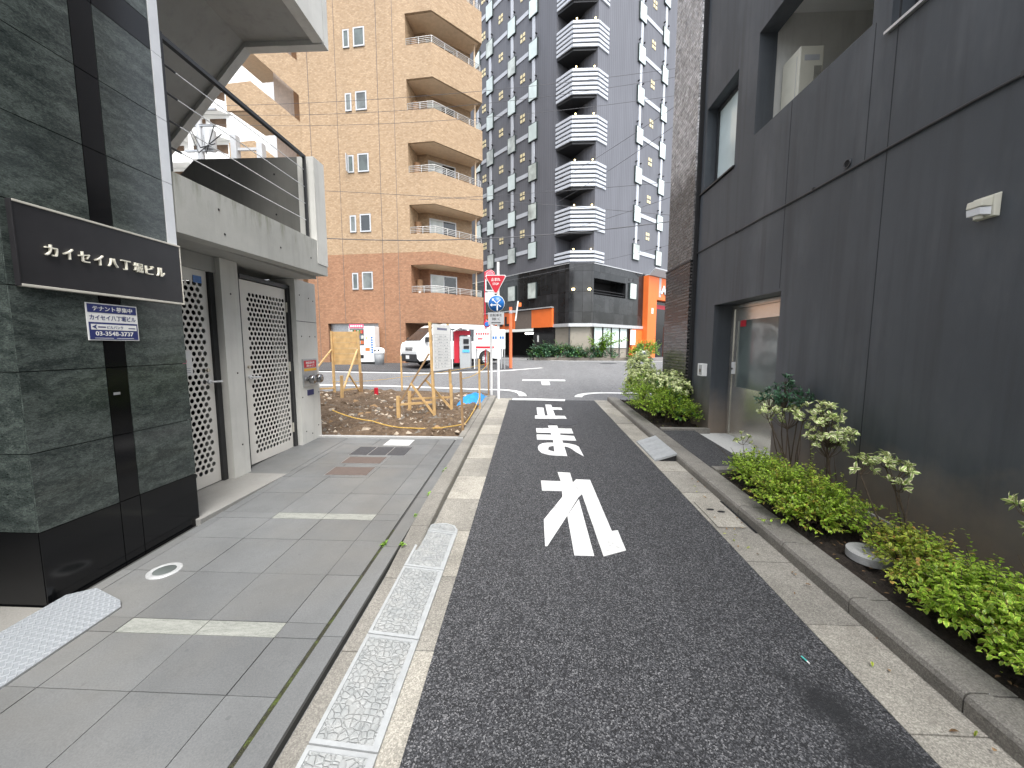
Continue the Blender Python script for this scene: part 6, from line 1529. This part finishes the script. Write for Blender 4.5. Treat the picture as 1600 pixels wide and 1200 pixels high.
mound('low_shrub', 'dense fresh green shrub beside the entrance end of the tiled tower strip', 'shrub', [bl(2.46, 6.75, .30, .42, .46), bl(2.62, 7.2, .28, .4, .55), bl(2.60, 6.5, .22, .26, .34)], 6500, .042, .022, 'leaf_abelia', 62, G2, warm='leaf_hedge')
def bl2(x, y, z, rx, ry, rz): return (x, y, z, rx, ry, rz)
def bushy(label, base, blobs, seed, n):
    r = random.Random(seed); t = thing('variegated_shrub', label, 'shrub', (base[0], base[1], gz(base[1]) + .07), 0, G2); m = MB('leaf_cream'); st = MB('bark'); k = 0
    wts = [b[3] ** 2 for b in blobs]
    while k < n:
        b = r.choices(blobs, wts)[0]; v = rdir(r, -.7); rad = .6 + .45 * r.random(); c = Vector((b[0] + v.x * b[3] * rad, b[1] + v.y * b[4] * rad, b[2] + v.z * b[5] * rad)); ax = (v + Vector((0, 0, .8))).normalized()
        m.use('leaf_cream' if r.random() < .85 else 'leaf_hedge')
        for q in range(9):
            side = rdir(r); side = side - ax * side.dot(ax)
            if side.length < .05: continue
            d = side.normalized() + ax * r.uniform(-.1, .8); leaf(m, c + ax * r.uniform(-.02, .01), d, ax, .052 * r.uniform(.7, 1.2), .023, .18, r.uniform(0, .2)); k += 1
    for b in blobs:
        for q in range(5):
            v = rdir(r, -.3); a = Vector((base[0] + r.uniform(-.04, .04), base[1] + r.uniform(-.04, .04), gz(base[1]) + .05)); e = Vector((b[0] + v.x * b[3] * .7, b[1] + v.y * b[4] * .7, b[2] + v.z * b[5] * .7))
            st.tube([a, a.lerp(e, .5) + Vector((r.uniform(-.04, .04), 0, 0)), e], [.014, .009, .003], 6, cap=False)
    m.build('leaves', t); st.build('stems', t)
bushy('taller variegated shrub standing at the street end of the tiled tower', (2.42, 8.3), [bl2(2.36, 8.3, 1.22, .30, .34, .26), bl2(2.30, 8.15, .98, .28, .3, .22), bl2(2.44, 8.4, 1.4, .2, .2, .14)], 63, 4200)
bushy('wider variegated shrub against the tiled tower near the entry phone', (2.62, 7.2), [bl2(2.60, 7.15, .98, .30, .36, .22), bl2(2.66, 6.85, .90, .18, .26, .2), bl2(2.44, 7.45, 1.03, .2, .26, .17)], 64, 3600)
# planting of the grey building
def bigbush(name, label, blobs, n, L, W, mat, seed, group, warm=None): return mound(name, label, 'shrub', blobs, n, L, W, mat, seed, group, 20, warm=warm, z_min=-.3)
G3 = 'dark bushes at the foot of the grey building'
bigbush('hedge_bush', 'dark green bush at the left end of the planting by the grey building', [bl2(1.05, 24.0, 1.15, .75, .4, .42), bl2(.5, 23.9, .98, .4, .35, .3)], 2600, .13, .07, 'leaf_deep', 71, G3, 'leaf_hedge')
bigbush('hedge_bush', 'dark green bush in the middle of the planting by the grey building', [bl2(2.2, 23.95, 1.12, .7, .36, .40), bl2(2.9, 23.9, 1.05, .5, .35, .36)], 2600, .13, .07, 'leaf_deep', 72, G3, 'leaf_hedge')
bigbush('hedge_bush', 'dark green bush under the small bright tree by the grey building', [bl2(3.7, 23.95, 1.02, .6, .35, .36), bl2(4.8, 24.0, .95, .5, .35, .28)], 1800, .13, .07, 'leaf_deep', 73, G3, 'leaf_hedge')
bigbush('corner_bush', 'fresh green bush with a small white tag by the orange entrance', [bl2(7.0, 23.6, 1.3, .55, .45, .42), bl2(6.6, 23.4, 1.05, .4, .4, .3)], 2000, .13, .06, 'leaf_fresh', 74, None)
m = MB('paper_white'); m.box((6.55, 22.9, 1.05), (6.85, 22.93, 1.35)); m.use('galvanised').box((6.68, 22.93, .7), (6.72, 22.95, 1.2)); m.use('navy').box((6.60, 22.895, 1.16), (6.80, 22.9, 1.26)); m.build('plant_tag', label='small white tag on a stick before the bush at the orange entrance', cat='tag', at=(6.7, 22.9, .75))
# small bright tree
tt = thing('small_tree', 'small light green leafy tree in the planting before the grey building', 'tree', (4.35, 23.9, .85)); r = random.Random(81); st = MB('bark'); lf = MB('leaf_fresh')
for k in range(9):
    v = Vector((r.uniform(-1, 1), r.uniform(-.6, .6), r.uniform(.5, 1.5))).normalized(); ln = r.uniform(1.0, 1.75)
    a = Vector((4.35 + r.uniform(-.1, .1), 23.9, .85)); md = a + Vector((v.x * .25, v.y * .2, ln * .5)); e = a + v * ln; st.tube([a, md, e], [.035, .022, .008], 6, cap=False)
    for q in range(60):
        f = r.uniform(.35, 1.08); p = a.lerp(md, f * 2) if f < .5 else md.lerp(e, (f - .5) * 2); p = p + rdir(r) * r.uniform(.03, .2)
        for z in range(2): leaf(lf, p, rdir(r, -.4), Vector((0, 0, 1)), r.uniform(.11, .19), r.uniform(.06, .09), .15, .2)
lf.build('crown', tt); st.build('trunk', tt)
# weeds in the joint of the forecourt kerb
for i, (x, y, s) in enumerate(((-.975, 3.62, 1.0), (-.985, 3.18, .6), (-.965, 4.25, 1.25), (-1.09, 2.72, .8), (-.95, 2.72, .7))):
    lb = ['small weed in the joint halfway along the forecourt edge', 'tiny weed sprouting beside the kerb level with the pale granite strip', 'largest weed in the forecourt edge joint, farthest from the camera', 'small weed in the mossy joint beside the paving', 'tiny weed at the kerb just behind the ramp end'][i]
    r = random.Random(90 + i); m = MB('leaf_fresh'); z = gz(y) + PT
    for k in range(16): leaf(m, Vector((x + r.uniform(-.012, .012), y + r.uniform(-.03, .03) * s, z)), rdir(r, .1), Vector((0, 0, 1)), .04 * s * r.uniform(.6, 1.2), .016 * s, .2, .3)
    m.build('weed', label=lb, cat='weed', group='weeds in the kerb joint', at=(x, y, z))

r = random.Random(99); m = MB('leaf_dry')
for k in range(420):
    y = r.uniform(.9, 4.25) if r.random() < .8 else r.uniform(6.3, 9); x = r.uniform(2.12, 2.82)
    if r.random() < .12: x = r.uniform(1.6, 1.87)
    z = gz(y) + (.10 if x > 2.1 else .016) + r.uniform(0, .012)
    m.use(r.choice(('leaf_dry', 'leaf_dry', 'leaf_abelia_warm', 'wood_old'))); leaf(m, Vector((x, y, z)), Vector((r.uniform(-1, 1), r.uniform(-1, 1), r.uniform(-.1, .25))), Vector((0, 0, 1)), r.uniform(.018, .035), r.uniform(.009, .016), .2, .3)
m.build('leaf_litter', kind='stuff', label='dry fallen leaves scattered on the soil and gutter at right')
